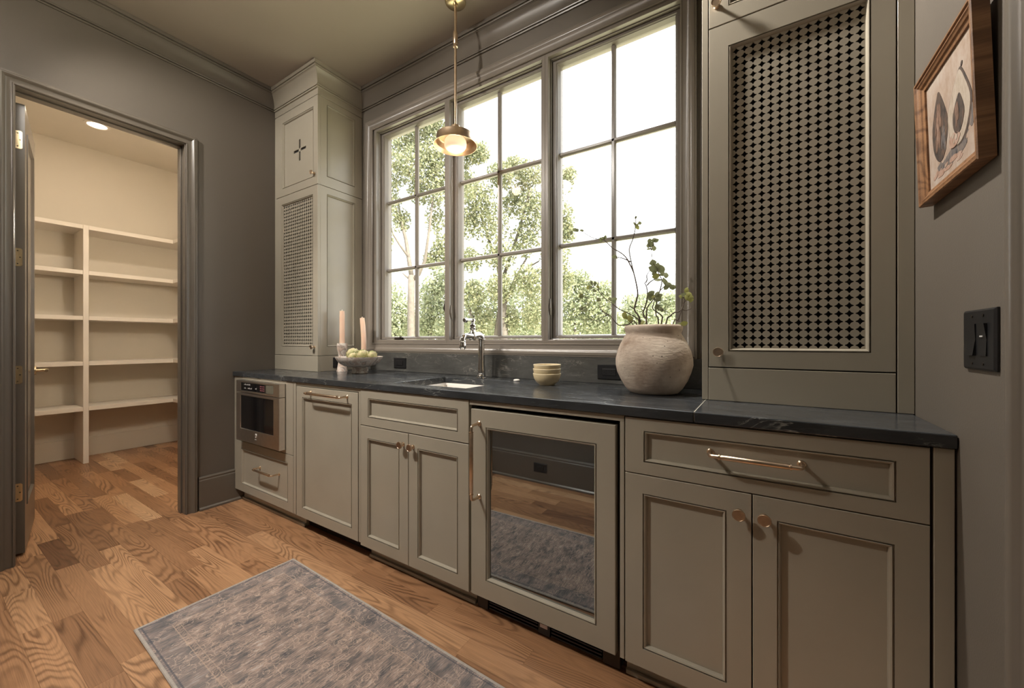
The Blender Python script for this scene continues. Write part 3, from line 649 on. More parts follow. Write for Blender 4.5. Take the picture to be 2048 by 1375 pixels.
build('basin', MB().rings([(hx0-.03, hx1+.03, hy0-.03, hy1+.03, .012), (hx0-.03, hx1+.03, hy0-.03, hy1+.03, 0), (hx0+.004, hx1-.004, hy0+.004, hy1-.004, 0), (hx0+.008, hx1-.008, hy0+.008, hy1-.008, .012),
      (hx0+.014, hx1-.014, hy0+.014, hy1-.014, .16), (hx0+.04, hx1-.04, hy0+.04, hy1-.04, .19), (hx0+.19, hx1-.19, hy0+.16, hy1-.16, .197)], mp), M['white'], sk, bevel=.012, seg=3, smooth='auto')
build('drain', MB().lathe([(.040, .688), (.040, .692), (.030, .6925), (.001, .690)], (1.803, -.357, 0), 24), M['chrome'], sk, smooth='auto')
tag(build('sink_button', MB().lathe([(.017, 0), (.018, .003), (.016, .008), (.010, .0105), (.001, .011)], (2.060, -.150, ZT+.0004), 20), M['white'], smooth=True), 'small cream push button on the countertop behind the sink', 'button')

# ------------------------------------------------------------------ tall cabinets
def screen(name, mapf, u0, u1, v0, v1, nu, nv, parent, mat):
    """perforated panel: square cells, each with a four-pointed hole"""
    pu, pv = (u1-u0)/nu, (v1-v0)/nv; mb = MB()
    q = [(.415, .03), (.39, .06), (.305, .092), (.225, .135), (.178, .178), (.135, .225), (.092, .305), (.06, .39), (.03, .415)]
    star = []
    for k in range(4):
        for x, yq in q:
            for _ in range(k): x, yq = -yq, x
            star.append((x, yq))
    n = len(star); outer = [((x, yq) if max(abs(x), abs(yq)) == 0 else (x*.5/max(abs(x), abs(yq)), yq*.5/max(abs(x), abs(yq)))) for x, yq in star]
    for i in range(nu):
        for k in range(nv):
            cu, cv = u0+(i+.5)*pu, v0+(k+.5)*pv; b = len(mb.v)
            for (x, yq), dd in [(p, 0) for p in outer]+[(p, 0) for p in star]+[(p, .0022) for p in star]: mb.v.append(mapf(cu+x*pu, cv+yq*pv, dd))
            for j in range(n):
                j2 = (j+1) % n; mb.f.append((b+j, b+j2, b+n+j2, b+n+j)); mb.f.append((b+n+j, b+n+j2, b+2*n+j2, b+2*n+j))
    o = build(name, mb, mat, parent, fixn=False); return o
# tower beside the doorway
t = tag(empty('tall_cabinet', (.286, -.18, ZT)), 'narrow tall taupe cabinet standing on the counter near the pantry doorway', 'cabinet')
tf = face(YT); ts = lambda u, v, d: (XT-d, u, v)
build('body', MB().box(.0005, XT-.021, YT+.034, -.001, ZT+.001, 2.885), M['dark'], t)
build('back_stile', MB().box(XT-.0205, XT-.0005, -.021, -.001, ZT+.001, 1.02), M['cab'], t)
flat('base_rail', tf, .0005, XT-.0005, ZT+.0006, 1.0235, t)
build('side_stile', MB().box(.0005, .020, YT+.002, YT+.02, 1.026, 2.835), M['cab'], t)
ld = front('door', tf, .022, XT-.001, 1.0265, 2.2145, (.098, .514, 1.088, 2.156), t, panel=False)
screen('screen', lambda u, v, d: (u, YT+.011+d, v), .108, .504, 1.098, 2.146, 16, 43, ld, M['cab'])
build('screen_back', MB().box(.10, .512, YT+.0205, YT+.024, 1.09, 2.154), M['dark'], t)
knob(.532, YT, 1.086, ld, r=.0145)
ud = front('door', tf, .022, XT-.001, 2.2175, 2.835, (.112, .520, 2.274, 2.768), t, panel=False)
us = [.122, .245, .311, .315, .335, .339, .405, .510]; vs = [2.284, 2.442, 2.507, 2.510, 2.528, 2.531, 2.596, 2.758]; mb = MB()
hole = {(3, 1), (3, 5), (1, 3), (5, 3)}
for i in range(7):
    for k in range(7):
        if (i, k) not in hole: mb.box(us[i], us[i+1], YT+.012, YT+.0195, vs[k], vs[k+1])
build('panel', mb, M['cab'], ud, fixn=False); knob(.532, YT, 2.296, ud, r=.0145)
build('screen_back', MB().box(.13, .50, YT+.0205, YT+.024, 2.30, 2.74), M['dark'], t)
flat('frieze', tf, .0005, XT-.0005, 2.838, 2.884, t)
flat('side_panel', ts, YT+.0205, -.001, ZT+.0006, 1.0235, t)
front('side_panel', ts, YT+.0205, -.001, 1.0265, 2.2145, (-.291, -.066, 1.088, 2.166), t)
front('side_panel', ts, YT+.0205, -.001, 2.2175, 2.835, (-.291, -.066, 2.288, 2.795), t)
flat('side_frieze', ts, YT+.0205, -.001, 2.838, 2.884, t)
child(crown('crown', [(.0005, YT), (XT, YT), (XT, -.0005)], -1, M['cab']), t)
# tower at the right wall
t = tag(empty('tall_cabinet', (3.25, -.18, ZT)), 'wide tall taupe cabinet with a large star-pierced screen door beside the painting', 'cabinet')
tf = face(YR)
build('body', MB().box(XR+.0005, WX-.001, YR+.034, -.001, ZT+.001, 2.885), M['dark'], t)
build('side_panel', MB().box(XR, XR+.020, YR+.0, -.0005, ZT+.001, 2.884), M['cab'], t, bevel=.001)
flat('base_rail', tf, XR+.021, 3.4905, ZT+.0006, 1.0305, t)
flat('filler', tf, 3.4935, WX-.001, ZT+.0006, 2.884, t)
ld = front('door', tf, 2.9985, 3.4905, 1.034, 2.2455, (3.060, 3.436, 1.090, 2.166), t, panel=False)
screen('screen', lambda u, v, d: (u, YR+.011+d, v), 3.0705, 3.4255, 1.1005, 2.1555, 14, 43, ld, M['cab'])
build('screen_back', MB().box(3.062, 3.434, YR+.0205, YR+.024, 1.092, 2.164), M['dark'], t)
knob(3.030, YR, 1.087, ld)
ud = front('door', tf, 2.9985, 3.4905, 2.249, 2.835, (3.060, 3.436, 2.305, 2.768), t); knob(3.024, YR, 2.318, ud)
flat('frieze', tf, XR+.021, 3.4905, 2.838, 2.884, t)
child(crown('crown', [(XR, -.0005), (XR, YR), (WX-.0005, YR)], -1, M['cab']), t)

# ------------------------------------------------------------------ pantry
ps = tag(empty('pantry_shelving', (-2.27, -1.0, 0)), 'white built-in pantry shelving seen through the doorway', 'shelving')
for z in (2.180, 1.761, 1.341, .921, .503):
    build('shelf', MB().box(PXW+.001, -2.100, YB+.001, -1.001, z-.019, z+.019), M['shelf'], ps, bevel=.002)
    mb = MB(); P = [(PXW+.001, -.964), (-2.100, -.964), (-2.100, -.35), (-.20, -.35), (-.20, -.001), (PXW+.001, -.001)]
    mb.add([(x, yy, z-.019) for x, yy in P]+[(x, yy, z+.019) for x, yy in P], [(5, 4, 3, 2, 1, 0), (6, 7, 8, 9, 10, 11)]+[(k, (k+1) % 6, (k+1) % 6+6, k+6) for k in range(6)])
    build('shelf', mb, M['shelf'], ps, bevel=.002)
build('divider', MB().box(PXW+.001, -2.098, -1.0005, -.9645, .0005, 2.199), M['shelf'], ps, bevel=.002)

# pantry door, open about 80 degrees into the pantry
a = math.radians(80); T_ = .036
ux = Vector((-math.sin(a), math.cos(a), 0)); nx = Vector((math.cos(a), math.sin(a), 0))   # along the door; off its room-side face
H = Vector((-.128, -1.592, 0))
dm = lambda u, v, d: tuple(H+ux*u+nx*(T_-d)+Vector((0, 0, v)))
db = lambda u, v, d: tuple(H+ux*u+nx*d+Vector((0, 0, v)))
dw_, dh = .605, 2.372
door = struct(empty('door_1', tuple(H)))
e = .1
build('door_slab', MB().rings([(0, dw_, .012, dh, T_/2), (0, dw_, .012, dh, 0), (e, dw_-e, .24, dh-.12, 0), (e, dw_-e, .24, dh-.12, -.004), (e+.012, dw_-e-.012, .252, dh-.132, -.004), (e+.016, dw_-e-.016, .256, dh-.136, .008)], dm)
      .rings([(0, dw_, .012, dh, T_/2), (0, dw_, .012, dh, 0), (e, dw_-e, .24, dh-.12, 0), (e+.012, dw_-e-.012, .252, dh-.132, .008)], db), M['trim'], door, fixn=True)
for z in (2.181, 1.566, .95, .334):
    mb = MB(); o2 = -.0015
    P = [(.004, -.047), (.022, -.047), (.028, -.041), (.028, .041), (.022, .047), (.004, .047)]
    mb.add([tuple(H+nx*w-ux*.0005+Vector((0, 0, z+h))) for w, h in P]+[tuple(H+nx*w-ux*.0025+Vector((0, 0, z+h))) for w, h in P], [(0, 1, 2, 3, 4, 5), (11, 10, 9, 8, 7, 6)]+[(k, (k+1) % 6, (k+1) % 6+6, k+6) for k in range(6)])
    hg = build('hinge', mb, M['brassl'], door)
    mb = MB()
    for w, h in ((.012, .034), (.020, 0), (.012, -.034)): mb.tube([tuple(H+nx*w-ux*.0020+Vector((0, 0, z+h))), tuple(H+nx*w-ux*.0032+Vector((0, 0, z+h)))], .003, 10)
    build('screw', mb, M['bronze'], hg)
L0 = H+ux*(dw_-.06)+nx*T_+Vector((0, 0, .945))
mb = MB().tube([tuple(L0), tuple(L0+nx*.009)], .027, 24); mb.tube([tuple(L0+nx*.009), tuple(L0+nx*.055)], .0085, 14); mb.tube([tuple(L0+nx*.052+ux*.008), tuple(L0+nx*.054-ux*.1)], .0085, 12)
build('lever_handle', mb, M['brassl'], door, smooth='auto')

def downlight(x, y2, r, power, col, label, z=ZC):
    o = tag(empty('downlight', (x, y2, z)), label, 'ceiling light')
    build('trim_ring', MB().lathe([(r+.022, -.001), (r+.022, -.004), (r+.004, -.008), (r, -.004), (r, -.001)], (x, y2, z), 32, cap0=False, cap1=False), M['shelf'], o, smooth='auto')
    build('lens', MB().lathe([(r, -.0035), (r*.5, -.0045), (.001, -.005)], (x, y2, z), 32, cap0=False), M['lens'], o)
    lamp('downlight_lamp', 'AREA', (x, y2, z-.012), power, col, size=r*2, parent=o); return o
downlight(-1.79, -.97, .062, LM_PANTRY*.06, (1, .82, .62), 'lit round recessed light in the pantry ceiling')
downlight(-.75, -.97, .062, LM_PANTRY*.9, (1, .86, .70), 'added unseen round fill light in the pantry ceiling above its door')  # second pantry light, out of view, added to even out the shelves
def fillspot(x, y2, target, power, label, ang=92):  # spots out of view, all added to brighten chosen surfaces
    o = tag(empty('fillspot', (x, y2, ZC)), label, 'ceiling light'); c0 = Vector((x, y2, ZC-.055)); dv = (Vector(target)-c0).normalized()
    build('base', MB().lathe([(.045, ZC-.0005), (.045, ZC-.010), (.008, ZC-.012), (.008, ZC-.05)], (x, y2, 0), 28), M['brass'], o, smooth='auto')
    build('head', MB().tube([c0-dv*.045, c0-dv*.04, c0+dv*.045], [.022, .034, .036], 24, caps=False), M['brass'], o, smooth='auto')
    build('lens', MB().tube([c0+dv*.036, c0+dv*.038], .033, 24), M['lens'], o)
    l = lamp('fillspot_lamp', 'SPOT', tuple(c0+dv*.06), power, (1, .94, .86), size=.045, spot=math.radians(ang), parent=o); l.rotation_euler = dv.to_track_quat('-Z', 'Y').to_euler(); return o
sc = tag(empty('fill_sconce', (-.12, -.62, 1.9)), 'added unseen globe sconce on the pantry wall beside its doorway', 'fill light')  # sconce out of view, added to light the pantry shelves from the front
build('backplate', MB().lathe([(.05, 0), (.05, -.012), (.012, -.014), (.010, -.06)], (-.1205, -.62, 1.9), 28, 'x'), M['brassl'], sc, smooth='auto')
build('globe', MB().lathe([(.03*math.sin(k*PI/12)*2+.0005, 1.9-.06*math.cos(k*PI/12)) for k in range(13)], (-.235, -.62, 0), 28), m_emit('fill_sconce_glow', (1, .86, .68), LM_FILL_SCONCE), sc, smooth=True)
fillspot(.50, -1.95, (.50, -.36, 1.75), LM_FILL_SPOT, 'added unseen brass ceiling spotlight aimed at the narrow tall cabinet')  # added to lift the tower front
fillspot(2.40, -.47, (3.53, -.74, 1.35), LM_FILL_SPOT*2.8, 'added unseen brass ceiling spotlight aimed at the painting', 62)  # added wash for the side wall and painting
fillspot(1.75, -1.99, (1.75, 0, 1.95), LM_FILL_SPOT*1.15, 'added unseen brass ceiling spotlight aimed at the window', 72)  # added wash for the window head, casing and crown
fillspot(.95, -1.99, (1.55, -.64, .55), LM_FILL_SPOT*2.4, 'added unseen brass ceiling spotlight aimed at the sink cabinet', 78)  # added to lift the low cabinet fronts and floor
bw = tag(empty('fill_bowl', (1.25, -1.80, ZC)), 'added unseen opal glass bowl light hung close under the room ceiling', 'ceiling light')  # bowl out of view, added for soft fill and a lit ceiling
build('canopy', MB().lathe([(.06, ZC-.0005), (.06, ZC-.015), (.012, ZC-.022), (.008, ZC-.15)], (1.25, -1.80, 0), 28), M['brass'], bw, smooth='auto')
build('glass_bowl', MB().lathe([(.004, 2.742), (.07, 2.748), (.13, 2.768), (.17, 2.805), (.18, 2.84), (.176, 2.84), (.166, 2.808), (.128, 2.774), (.07, 2.754), (.004, 2.748)], (1.25, -1.80, 0), 40, cap0=False, cap1=False), m_emit('fill_bowl_glow', (1, .93, .84), LM_FILL_BOWL), bw, smooth=True)
build('stem', MB().lathe([(.007, 2.735), (.012, 2.74), (.007, 2.76), (.007, ZC-.02)], (1.25, -1.80, 0), 14), M['brass'], bw, smooth='auto')
downlight(4.4, -1.4, .075, LM_FILL_HALL, (1, .93, .84), 'added unseen round fill light in the hall ceiling')  # unseen hall light, added as fill through the side opening

# ------------------------------------------------------------------ pendant
PX_, PY_ = 1.712, -.240
p = tag(empty('pendant_lamp', (PX_, PY_, 2.2)), 'aged brass pendant lamp with a lit opal glass hanging over the sink', 'lamp')
cz = (PX_, PY_, 0)
build('canopy', MB().lathe([(.058, ZC-.0005), (.058, ZC-.012), (.054, ZC-.016), (.014, ZC-.020), (.012, ZC-.032)], cz, 36), M['brassl'], p, smooth='auto')
build('rod', MB().lathe([(.0075, 2.330), (.0075, ZC-.02)], cz, 16), M['brass'], p, smooth='auto')
build('coupling', MB().lathe([(.0078, 2.772), (.0125, 2.774), (.0125, 2.785), (.0108, 2.788), (.0135, 2.792), (.0135, 2.845), (.010, 2.862), (.0078, 2.866)], cz, 20), M['brass'], p, smooth='auto')
build('socket', MB().lathe([(.026, 2.278), (.026, 2.326), (.0245, 2.331), (.009, 2.334)], cz, 28), M['brass'], p, smooth='auto')
build('shade', MB().lathe([(.024, 2.279), (.100, 2.2785), (.1045, 2.276), (.106, 2.270), (.1075, 2.242), (.109, 2.240), (.1205, 2.222), (.1215, 2.2205), (.1195, 2.2205), (.1075, 2.238), (.1055, 2.241), (.104, 2.268), (.098, 2.2745), (.024, 2.275)], cz, 56, cap0=False, cap1=False), M['brass'], p, smooth='auto')
build('opal_glass', MB().lathe([(.030, 2.270), (.050, 2.262), (.060, 2.248), (.0625, 2.232), (.0605, 2.216), (.052, 2.204), (.038, 2.199), (.001, 2.1975)], cz, 36), M['globe'], p, smooth=True)
lamp('pendant_bulb', 'POINT', (PX_, PY_, 2.180), LM_PEND, (1, .66, .38), size=.03, parent=p)

# ------------------------------------------------------------------ faucet
f = tag(empty('faucet', (1.792, -.104, ZT)), 'polished chrome pillar faucet with a cross-lever tap behind the sink', 'faucet')
fx, fy = 1.792, -.104
build('base', MB().lathe([(.031, ZT+.0005), (.031, ZT+.004), (.023, ZT+.008), (.025, ZT+.013), (.0205, ZT+.02), (.0235, ZT+.028), (.0210, ZT+.036), (.0225, ZT+.042), (.0200, ZT+.052)], (fx, fy, 0), 28), M['chrome'], f, smooth='auto')
build('column', MB().lathe([(.0205, ZT+.050), (.0190, ZT+.09), (.0168, ZT+.215), (.0195, ZT+.218), (.0195, ZT+.226)], (fx, fy, 0), 24), M['chrome'], f, smooth='auto')
R = .030; zt = ZT+.224
path = [(fx, fy, zt-.004)]+[(fx, fy-R*(1-math.cos(t)), zt+R*math.sin(t)*.8) for t in [k*PI/16 for k in range(9)]]+[(fx, fy-.055, zt+.022), (fx, fy-.075, zt+.020)]
build('elbow', MB().tube(path, [.0178]*len(path), 16), M['chrome'], f, smooth='auto')
ay = fy-.082; az = zt+.018
q = MB().lathe([(.0185, az-.024), (.021, az-.018), (.022, az), (.020, az+.020), (.014, az+.026), (.0125, az+.034), (.0165, az+.038), (.0175, az+.044), (.0135, az+.049), (.0165, az+.056), (.0165, az+.062), (.010, az+.067), (.0085, az+.085)], (fx, ay, 0), 24)
build('valve', q, M['chrome'], f, smooth='auto')
q = MB().lathe([(.013, az+.080), (.0145, az+.088), (.012, az+.096), (.001, az+.099)], (fx, ay, 0), 20)
q.tube([(fx, ay, az+.088), (fx, ay-.02, az+.0885), (fx, ay-.05, az+.087), (fx, ay-.062, az+.086)], [.0082, .008, .0088, .010], 12); q.tube([(fx, ay-.060, az+.086), (fx, ay-.074, az+.085)], [.0145, .011], 14)
build('lever', q, M['chrome'], f, smooth='auto')
path = [(fx, ay, az), (fx, ay-.045, az-.001), (fx, ay-.065, az-.002), (fx, ay-.078, az-.006), (fx, ay-.085, az-.016), (fx, ay-.087, az-.028)]
q = MB().tube(path, [.0185, .0170, .0158, .0150, .0145, .014], 16)
build('spout', q, M['chrome'], f, smooth='auto')
build('nozzle', MB().lathe([(.0155, az-.024), (.0175, az-.030), (.0145, az-.034), (.0185, az-.052), (.0195, az-.060), (.0150, az-.068), (.012, az-.074)], (fx, ay-.087, 0), 20), M['chrome'], f, smooth='auto')

# ------------------------------------------------------------------ things on the counter
Z0 = ZT+.0004
def bowl(name, c, z, r, h, label):
    prof = [(r*.52, 0), (r*.54, .003), (r*.78, h*.28), (r*.93, h*.58), (r, h*.94), (r*.995, h), (r*.95, h), (r*.93, h*.92), (r*.86, h*.58), (r*.70, h*.30), (r*.45, .010), (.001, .008)]
    o = empty(name, (c[0], c[1], z)); tag(o, label, 'bowl', 'bowls stacked on the counter')
    build('body', MB().lathe([(a_, b_+z) for a_, b_ in prof], (c[0], c[1], 0), 40), M['bowl'], o, smooth='auto', angle=60)
    build('rim', MB().lathe([(r*1.003, z+h*.95), (r*1.004, z+h*1.0), (r*.985, z+h*1.025), (r*.955, z+h*1.0), (r*.945, z+h*.95)], (c[0], c[1], 0), 40, cap0=False, cap1=False), M['bowlr'], o, smooth=True)
bc = (2.283, -.232)
bowl('bowl', bc, Z0, .0675, .056, 'sand coloured bowl at the bottom of the stack by the pot')
bowl('bowl', bc, Z0+.024, .0675, .055, 'sand coloured bowl in the middle of the stack by the pot')
bowl('bowl', (bc[0]+.001, bc[1]), Z0+.046, .0665, .053, 'sand coloured bowl on top of the stack by the pot')

# clay pot
vc = (2.782, -.245); VP_ = [(.084, 0), (.096, .004), (.112, .022), (.130, .052), (.144, .085), (.1505, .115), (.150, .140), (.143, .172), (.130, .203), (.117, .226), (.1085, .240), (.1085, .247), (.113, .255), (.1145, .268), (.1115, .276), (.105, .277), (.100, .268), (.098, .245), (.105, .225), (.120, .20), (.135, .14), (.12, .06), (.001, .02)]
rv = random.Random(2); mb = MB().lathe([(r_, z_+Z0) for r_, z_ in VP_], (vc[0], vc[1], 0), 56)
from mathutils import noise as mnoise
mb.v = [tuple(Vector(p)+Vector((p[0]-vc[0], p[1]-vc[1], 0))*(.030*mnoise.noise(Vector(p)*9)+.010*mnoise.noise(Vector(p)*30))) if p[2] > Z0+.001 else p for p in mb.v]
pot = tag(build('clay_pot', mb, M['pot'], smooth=True), 'large weathered round clay pot holding thin leafy branches', 'pot')

# leafy branches
def leafmesh(mat, nm):
    mb = MB(); n = 5
    for k in range(n+1):
        t = k/n; w = .36*math.sin(PI*min(1, t*.96+.02))**.8; zz = .12*math.sin(PI*t)
        mb.v += [(t, -w, zz-.10*w/.36), (t, 0, zz), (t, w, zz-.10*w/.36)]
    for k in range(n): mb.f += [(k*3, k*3+3, k*3+4, k*3+1), (k*3+1, k*3+4, k*3+5, k*3+2)]
    me = bpy.data.meshes.new(nm); me.from_pydata(mb.v, [], mb.f); me.materials.append(mat); me.shade_smooth(); return me
LMD, LMB = leafmesh(M['leaf'], 'leaf_dark'), leafmesh(M['leafy'], 'leaf_bright')
lr = random.Random(21)
c5 = lambda a_, b_: (1130+a_/5.094, 410+b_/5.094)
c6 = lambda a_, b_: (1250+a_/5.98, 450+b_/5.98)
base_in = (vc[0], vc[1], Z0+.06)
def branch(label, crop, y0, y1, stems, leaves, r=.0019, bright=False, ls=.0225):
    P0 = at(*crop(*stems[0][0]), 'y', y0)
    root = empty('leafy_branch', (vc[0], vc[1], Z0+.03)); tag(root, label, 'branch', 'leafy branches standing in the clay pot')
    def pos(a_, b_):
        u, v = crop(a_, b_); q = at(u, v, 'y', y0); k = min(1, max(0, (q.z-1.19)/.45)); return at(u, v, 'y', y0+(y1-y0)*k)
    for i, st in enumerate(stems):
        P = [pos(*s) for s in st]
        if i == 0: P = [Vector((vc[0]+(P[0].x-vc[0])*.35, vc[1]+(P[0].y-vc[1])*.5, Z0+.03))]+P
        Q = []
        for k in range(len(P)-1):                       # smooth the polyline
            a0, a1, a2, a3 = P[max(k-1, 0)], P[k], P[k+1], P[min(k+2, len(P)-1)]
            for t in (0, .33, .66): Q.append(.5*((2*a1)+(a2-a0)*t+(2*a0-5*a1+4*a2-a3)*t*t+(3*a1-a0-3*a2+a3)*t**3))
        Q.append(P[-1]); rr_ = r*1.9 if i == 0 else r*1.4
        build('stem', MB().tube(Q, [rr_*(1.15-.7*k/len(Q)) for k in range(len(Q))], 6), M['twig'], root, smooth=True)
    for l in leaves:
        q = pos(l[0], l[1]); sz = ls*lr.uniform(.85, 1.2)*(l[2] if len(l) > 2 else 1)
        o = bpy.data.objects.new('leaf', LMB if (bright and lr.random() < .75) or lr.random() < .15 else LMD); COL.objects.link(o)
        ang = lr.uniform(0, 2*PI)
        X = (Vector((math.cos(YAW), math.sin(YAW), 0))*math.cos(ang)+Vector((0, 0, 1))*math.sin(ang)+Vector((math.sin(YAW), -math.cos(YAW), 0))*lr.uniform(-.5, .5)).normalized()
        Nn = (Vector((math.sin(YAW), -math.cos(YAW), .25))+Vector((lr.uniform(-.6, .6), lr.uniform(-.6, .6), lr.uniform(-.6, .6)))).normalized(); Y = Nn.cross(X).normalized(); Nn = X.cross(Y)
        m = Matrix((X, Y, Nn)).transposed().to_4x4(); m.translation = q-X*sz*.5
        o.matrix_basis = m @ Matrix.Scale(sz, 4); child(o, root)
branch('tallest bare forked branch in the clay pot with one side shoot reaching over the muntin', c5, -.24, -.16,
       [[(775, 1215), (720, 1090), (708, 1050), (735, 940), (740, 880), (718, 760), (700, 690), (675, 580), (655, 450), (690, 350), (712, 260), (722, 180), (721, 110)],
        [(702, 690), (665, 610), (620, 530), (560, 480), (490, 440), (430, 385), (390, 350), (300, 340), (200, 285), (165, 255)], [(668, 577), (600, 545), (540, 532), (515, 535)], [(708, 1050), (685, 1045), (660, 1022)]],
       [(730, 205, 1.2), (762, 182), (708, 188, .8), (738, 225), (721, 125, .7), (385, 340), (365, 352), (408, 330), (172, 258), (105, 252, 1.1), (65, 282, 1.1), (125, 256), (515, 535, 1.2), (505, 525)])
branch('low arching branch in the clay pot with pale buds, leaning over the sill', c5, -.25, -.20,
       [[(755, 1215), (745, 1165), (690, 1125), (600, 1080), (540, 1050), (480, 1000), (420, 960), (370, 910), (340, 870), (290, 835), (245, 845)], [(340, 870), (335, 820), (345, 740)], [(290, 835), (275, 790), (265, 780)]],
       [(268, 790, 1.1), (262, 840, 1.1), (305, 800), (460, 958, 1.1), (500, 960, 1.1), (240, 838), (300, 870), (335, 830, .8), (495, 985)], r=.0014)
branch('wiry branch drooping low over the pot rim toward the bowls', c5, -.25, -.22,
       [[(735, 1218), (640, 1218), (560, 1222), (520, 1200), (490, 1160), (450, 1120), (400, 1135), (350, 1180), (280, 1165), (205, 1162)], [(445, 1118), (385, 1080), (358, 1045), (350, 990), (347, 965)], [(200, 935), (240, 950)], [(165, 1060), (200, 1040), (245, 1010)]],
       [(345, 960, 1.2), (335, 968), (170, 930, 1.3), (160, 920), (165, 1050), (235, 1008), (210, 1066), (190, 1072)], r=.0014)
branch('short bright green sprig at the rim of the clay pot', c5, -.258, -.25,
       [[(690, 1225), (655, 1185), (625, 1150), (605, 1115)]], [(605, 1120, 1.3), (625, 1145, 1.2), (665, 1150, 1.2), (655, 1170), (790, 1195)], r=.0012, bright=True)
branch('sinuous bare branch with a broken tip in the clay pot', c6, -.26, -.20,
       [[(262, 1185), (240, 1110), (215, 1050), (240, 980), (262, 900), (268, 800), (255, 730), (233, 688)], [(245, 690), (265, 650), (260, 600), (300, 540)], [(262, 722), (300, 680), (360, 640), (380, 620)]], [], r=.0019)
branch('small-leaved branch with a leaf cluster at its head in the clay pot', c6, -.27, -.24,
       [[(258, 1180), (255, 1120), (262, 1000), (290, 950), (330, 900), (345, 870)]], [(310, 820, 1.4), (305, 860, 1.4), (385, 830, 1.4), (395, 885, 1.3), (415, 840, 1.2), (345, 855, 1.1), (350, 880)], r=.0017)
branch('leafiest branch in the clay pot, its round leaves climbing up one stem', c6, -.27, -.20,
       [[(400, 1185), (372, 1080), (372, 975), (390, 870), (412, 800), (440, 690), (435, 640), (400, 570), (370, 500), (335, 455), (325, 410), (318, 300), (345, 210), (360, 160)], [(412, 790), (470, 735), (540, 720), (590, 755)], [(318, 300), (295, 250), (290, 190)]],
       [(335, 450, 1.5), (340, 525, 1.7), (390, 495, 1.3), (435, 530, 1.7), (350, 575, 1.3), (370, 610, 1.6), (450, 585, 1.3), (490, 600, 1.5), (395, 655, 1.5), (480, 680, 1.8), (520, 715, 1.5), (495, 740, 1.2), (295, 185, 1.2), (340, 180, 1.1), (375, 185, 1.2), (310, 230, 1.3), (278, 245, .9), (285, 285, .9), (345, 275, 1.2), (355, 165, .9), (572, 742, 1.2)], r=.0014)
branch('curling branch in the clay pot with two dark leaves', c6, -.28, -.26,
       [[(435, 1185), (450, 1110), (430, 1075), (385, 1040), (335, 1000), (335, 960), (355, 890), (350, 860)], [(405, 990), (450, 1010), (515, 1048)]], [(385, 975, 1.4), (430, 1005, 1.3), (412, 1000)], r=.0016)
branch('yellow-green tipped branch leaning past the window casing', c6, -.26, -.20,
       [[(488, 1185), (540, 1090), (590, 1045), (650, 1030), (690, 980), (705, 900), (725, 850), (735, 770)], [(700, 930), (740, 890), (825, 870)], [(690, 1010), (740, 1018), (790, 995)], [(705, 870), (665, 850)]],
       [(735, 780, 1.2), (765, 830, 1.3), (750, 870, 1.4), (668, 855, .9), (705, 832, 1.1), (790, 880, 1.2), (740, 850)], r=.0015, bright=True)
branch('short branch with two glossy leaves hanging over the pot rim toward the screened cabinet', c6, -.258, -.24,
       [[(570, 1190), (630, 1140), (660, 1060), (690, 980), (700, 940)], [(600, 1185), (650, 1188), (720, 1165)]], [(645, 1195, 1.4), (705, 1175, 1.4), (660, 1205)], r=.0013, bright=True)

# candles and marble pieces
hb = at(680.5, 742.5, 'z', ZT); cx1, cy1 = hb.x+.004, hb.y+.012
tag(build('candle_holder', MB().lathe([(.036, 0+Z0), (.036, .006+Z0), (.033, .014+Z0), (.026, .06+Z0), (.0235, .105+Z0), (.027, .135+Z0), (.034, .152+Z0), (.035, .195+Z0), (.034, .199+Z0), (.019, .199+Z0), (.0185, .190+Z0), (.001, .190+Z0)], (cx1, cy1, 0), 32), M['marble'], smooth='auto'),
    'tall waisted rose marble candle holder beside the footed bowl', 'candle holder')
def candle(x, y2, z0, z1, r, label, bend=0):
    o = tag(empty('candle', (x, y2, z0)), label, 'candle'); n = 8
    P = [(x+bend*((k/n)**2)*-.012+bend*.004*math.sin(k/n*4), y2, z0+(z1-z0)*k/n) for k in range(n+1)]
    build('wax', MB().tube(P, [r]*(n)+[r*.93], 20), M['candle'], o, smooth='auto')
    build('wick', MB().tube([P[-1], (P[-1][0], y2, z1+.010)], [.0045, .002], 8), M['wick'], o)
candle(cx1, cy1, Z0+.191, 1.340, .0175, 'straight peach taper candle in the tall marble holder')
q2 = at(727, 690, 'y', -.115); cx2, cy2 = q2.x, -.115
tag(build('candle_holder', MB().lathe([(.034, Z0), (.034, Z0+.005), (.026, Z0+.03), (.023, Z0+.07), (.030, Z0+.10), (.031, Z0+.128), (.018, Z0+.128), (.0175, Z0+.118), (.001, Z0+.118)], (cx2, cy2, 0), 32), M['marble'], smooth='auto'),
    'short rose marble candle holder hidden behind the footed bowl', 'candle holder')
candle(cx2, cy2, Z0+.119, 1.294, .0172, 'slightly bent peach taper candle behind the footed bowl', 1)
fb = at(719, 746, 'z', ZT); bx, by = fb.x, fb.y
fbw = tag(empty('footed_bowl', (bx, by, ZT)), 'veined marble footed bowl holding artichokes', 'bowl')
build('foot', MB().lathe([(.047, Z0), (.049, Z0+.003), (.045, Z0+.020), (.043, Z0+.044)], (bx, by, 0), 36), M['marble2'], fbw, smooth='auto')
build('dish', MB().lathe([(.042, Z0+.0435), (.066, Z0+.0445), (.095, Z0+.051), (.118, Z0+.064), (.136, Z0+.083), (.147, Z0+.102), (.149, Z0+.110), (.144, Z0+.110), (.130, Z0+.092), (.112, Z0+.074), (.090, Z0+.064), (.05, Z0+.058), (.001, Z0+.056)], (bx, by, 0), 44), M['marble'], fbw, smooth='auto', angle=50)
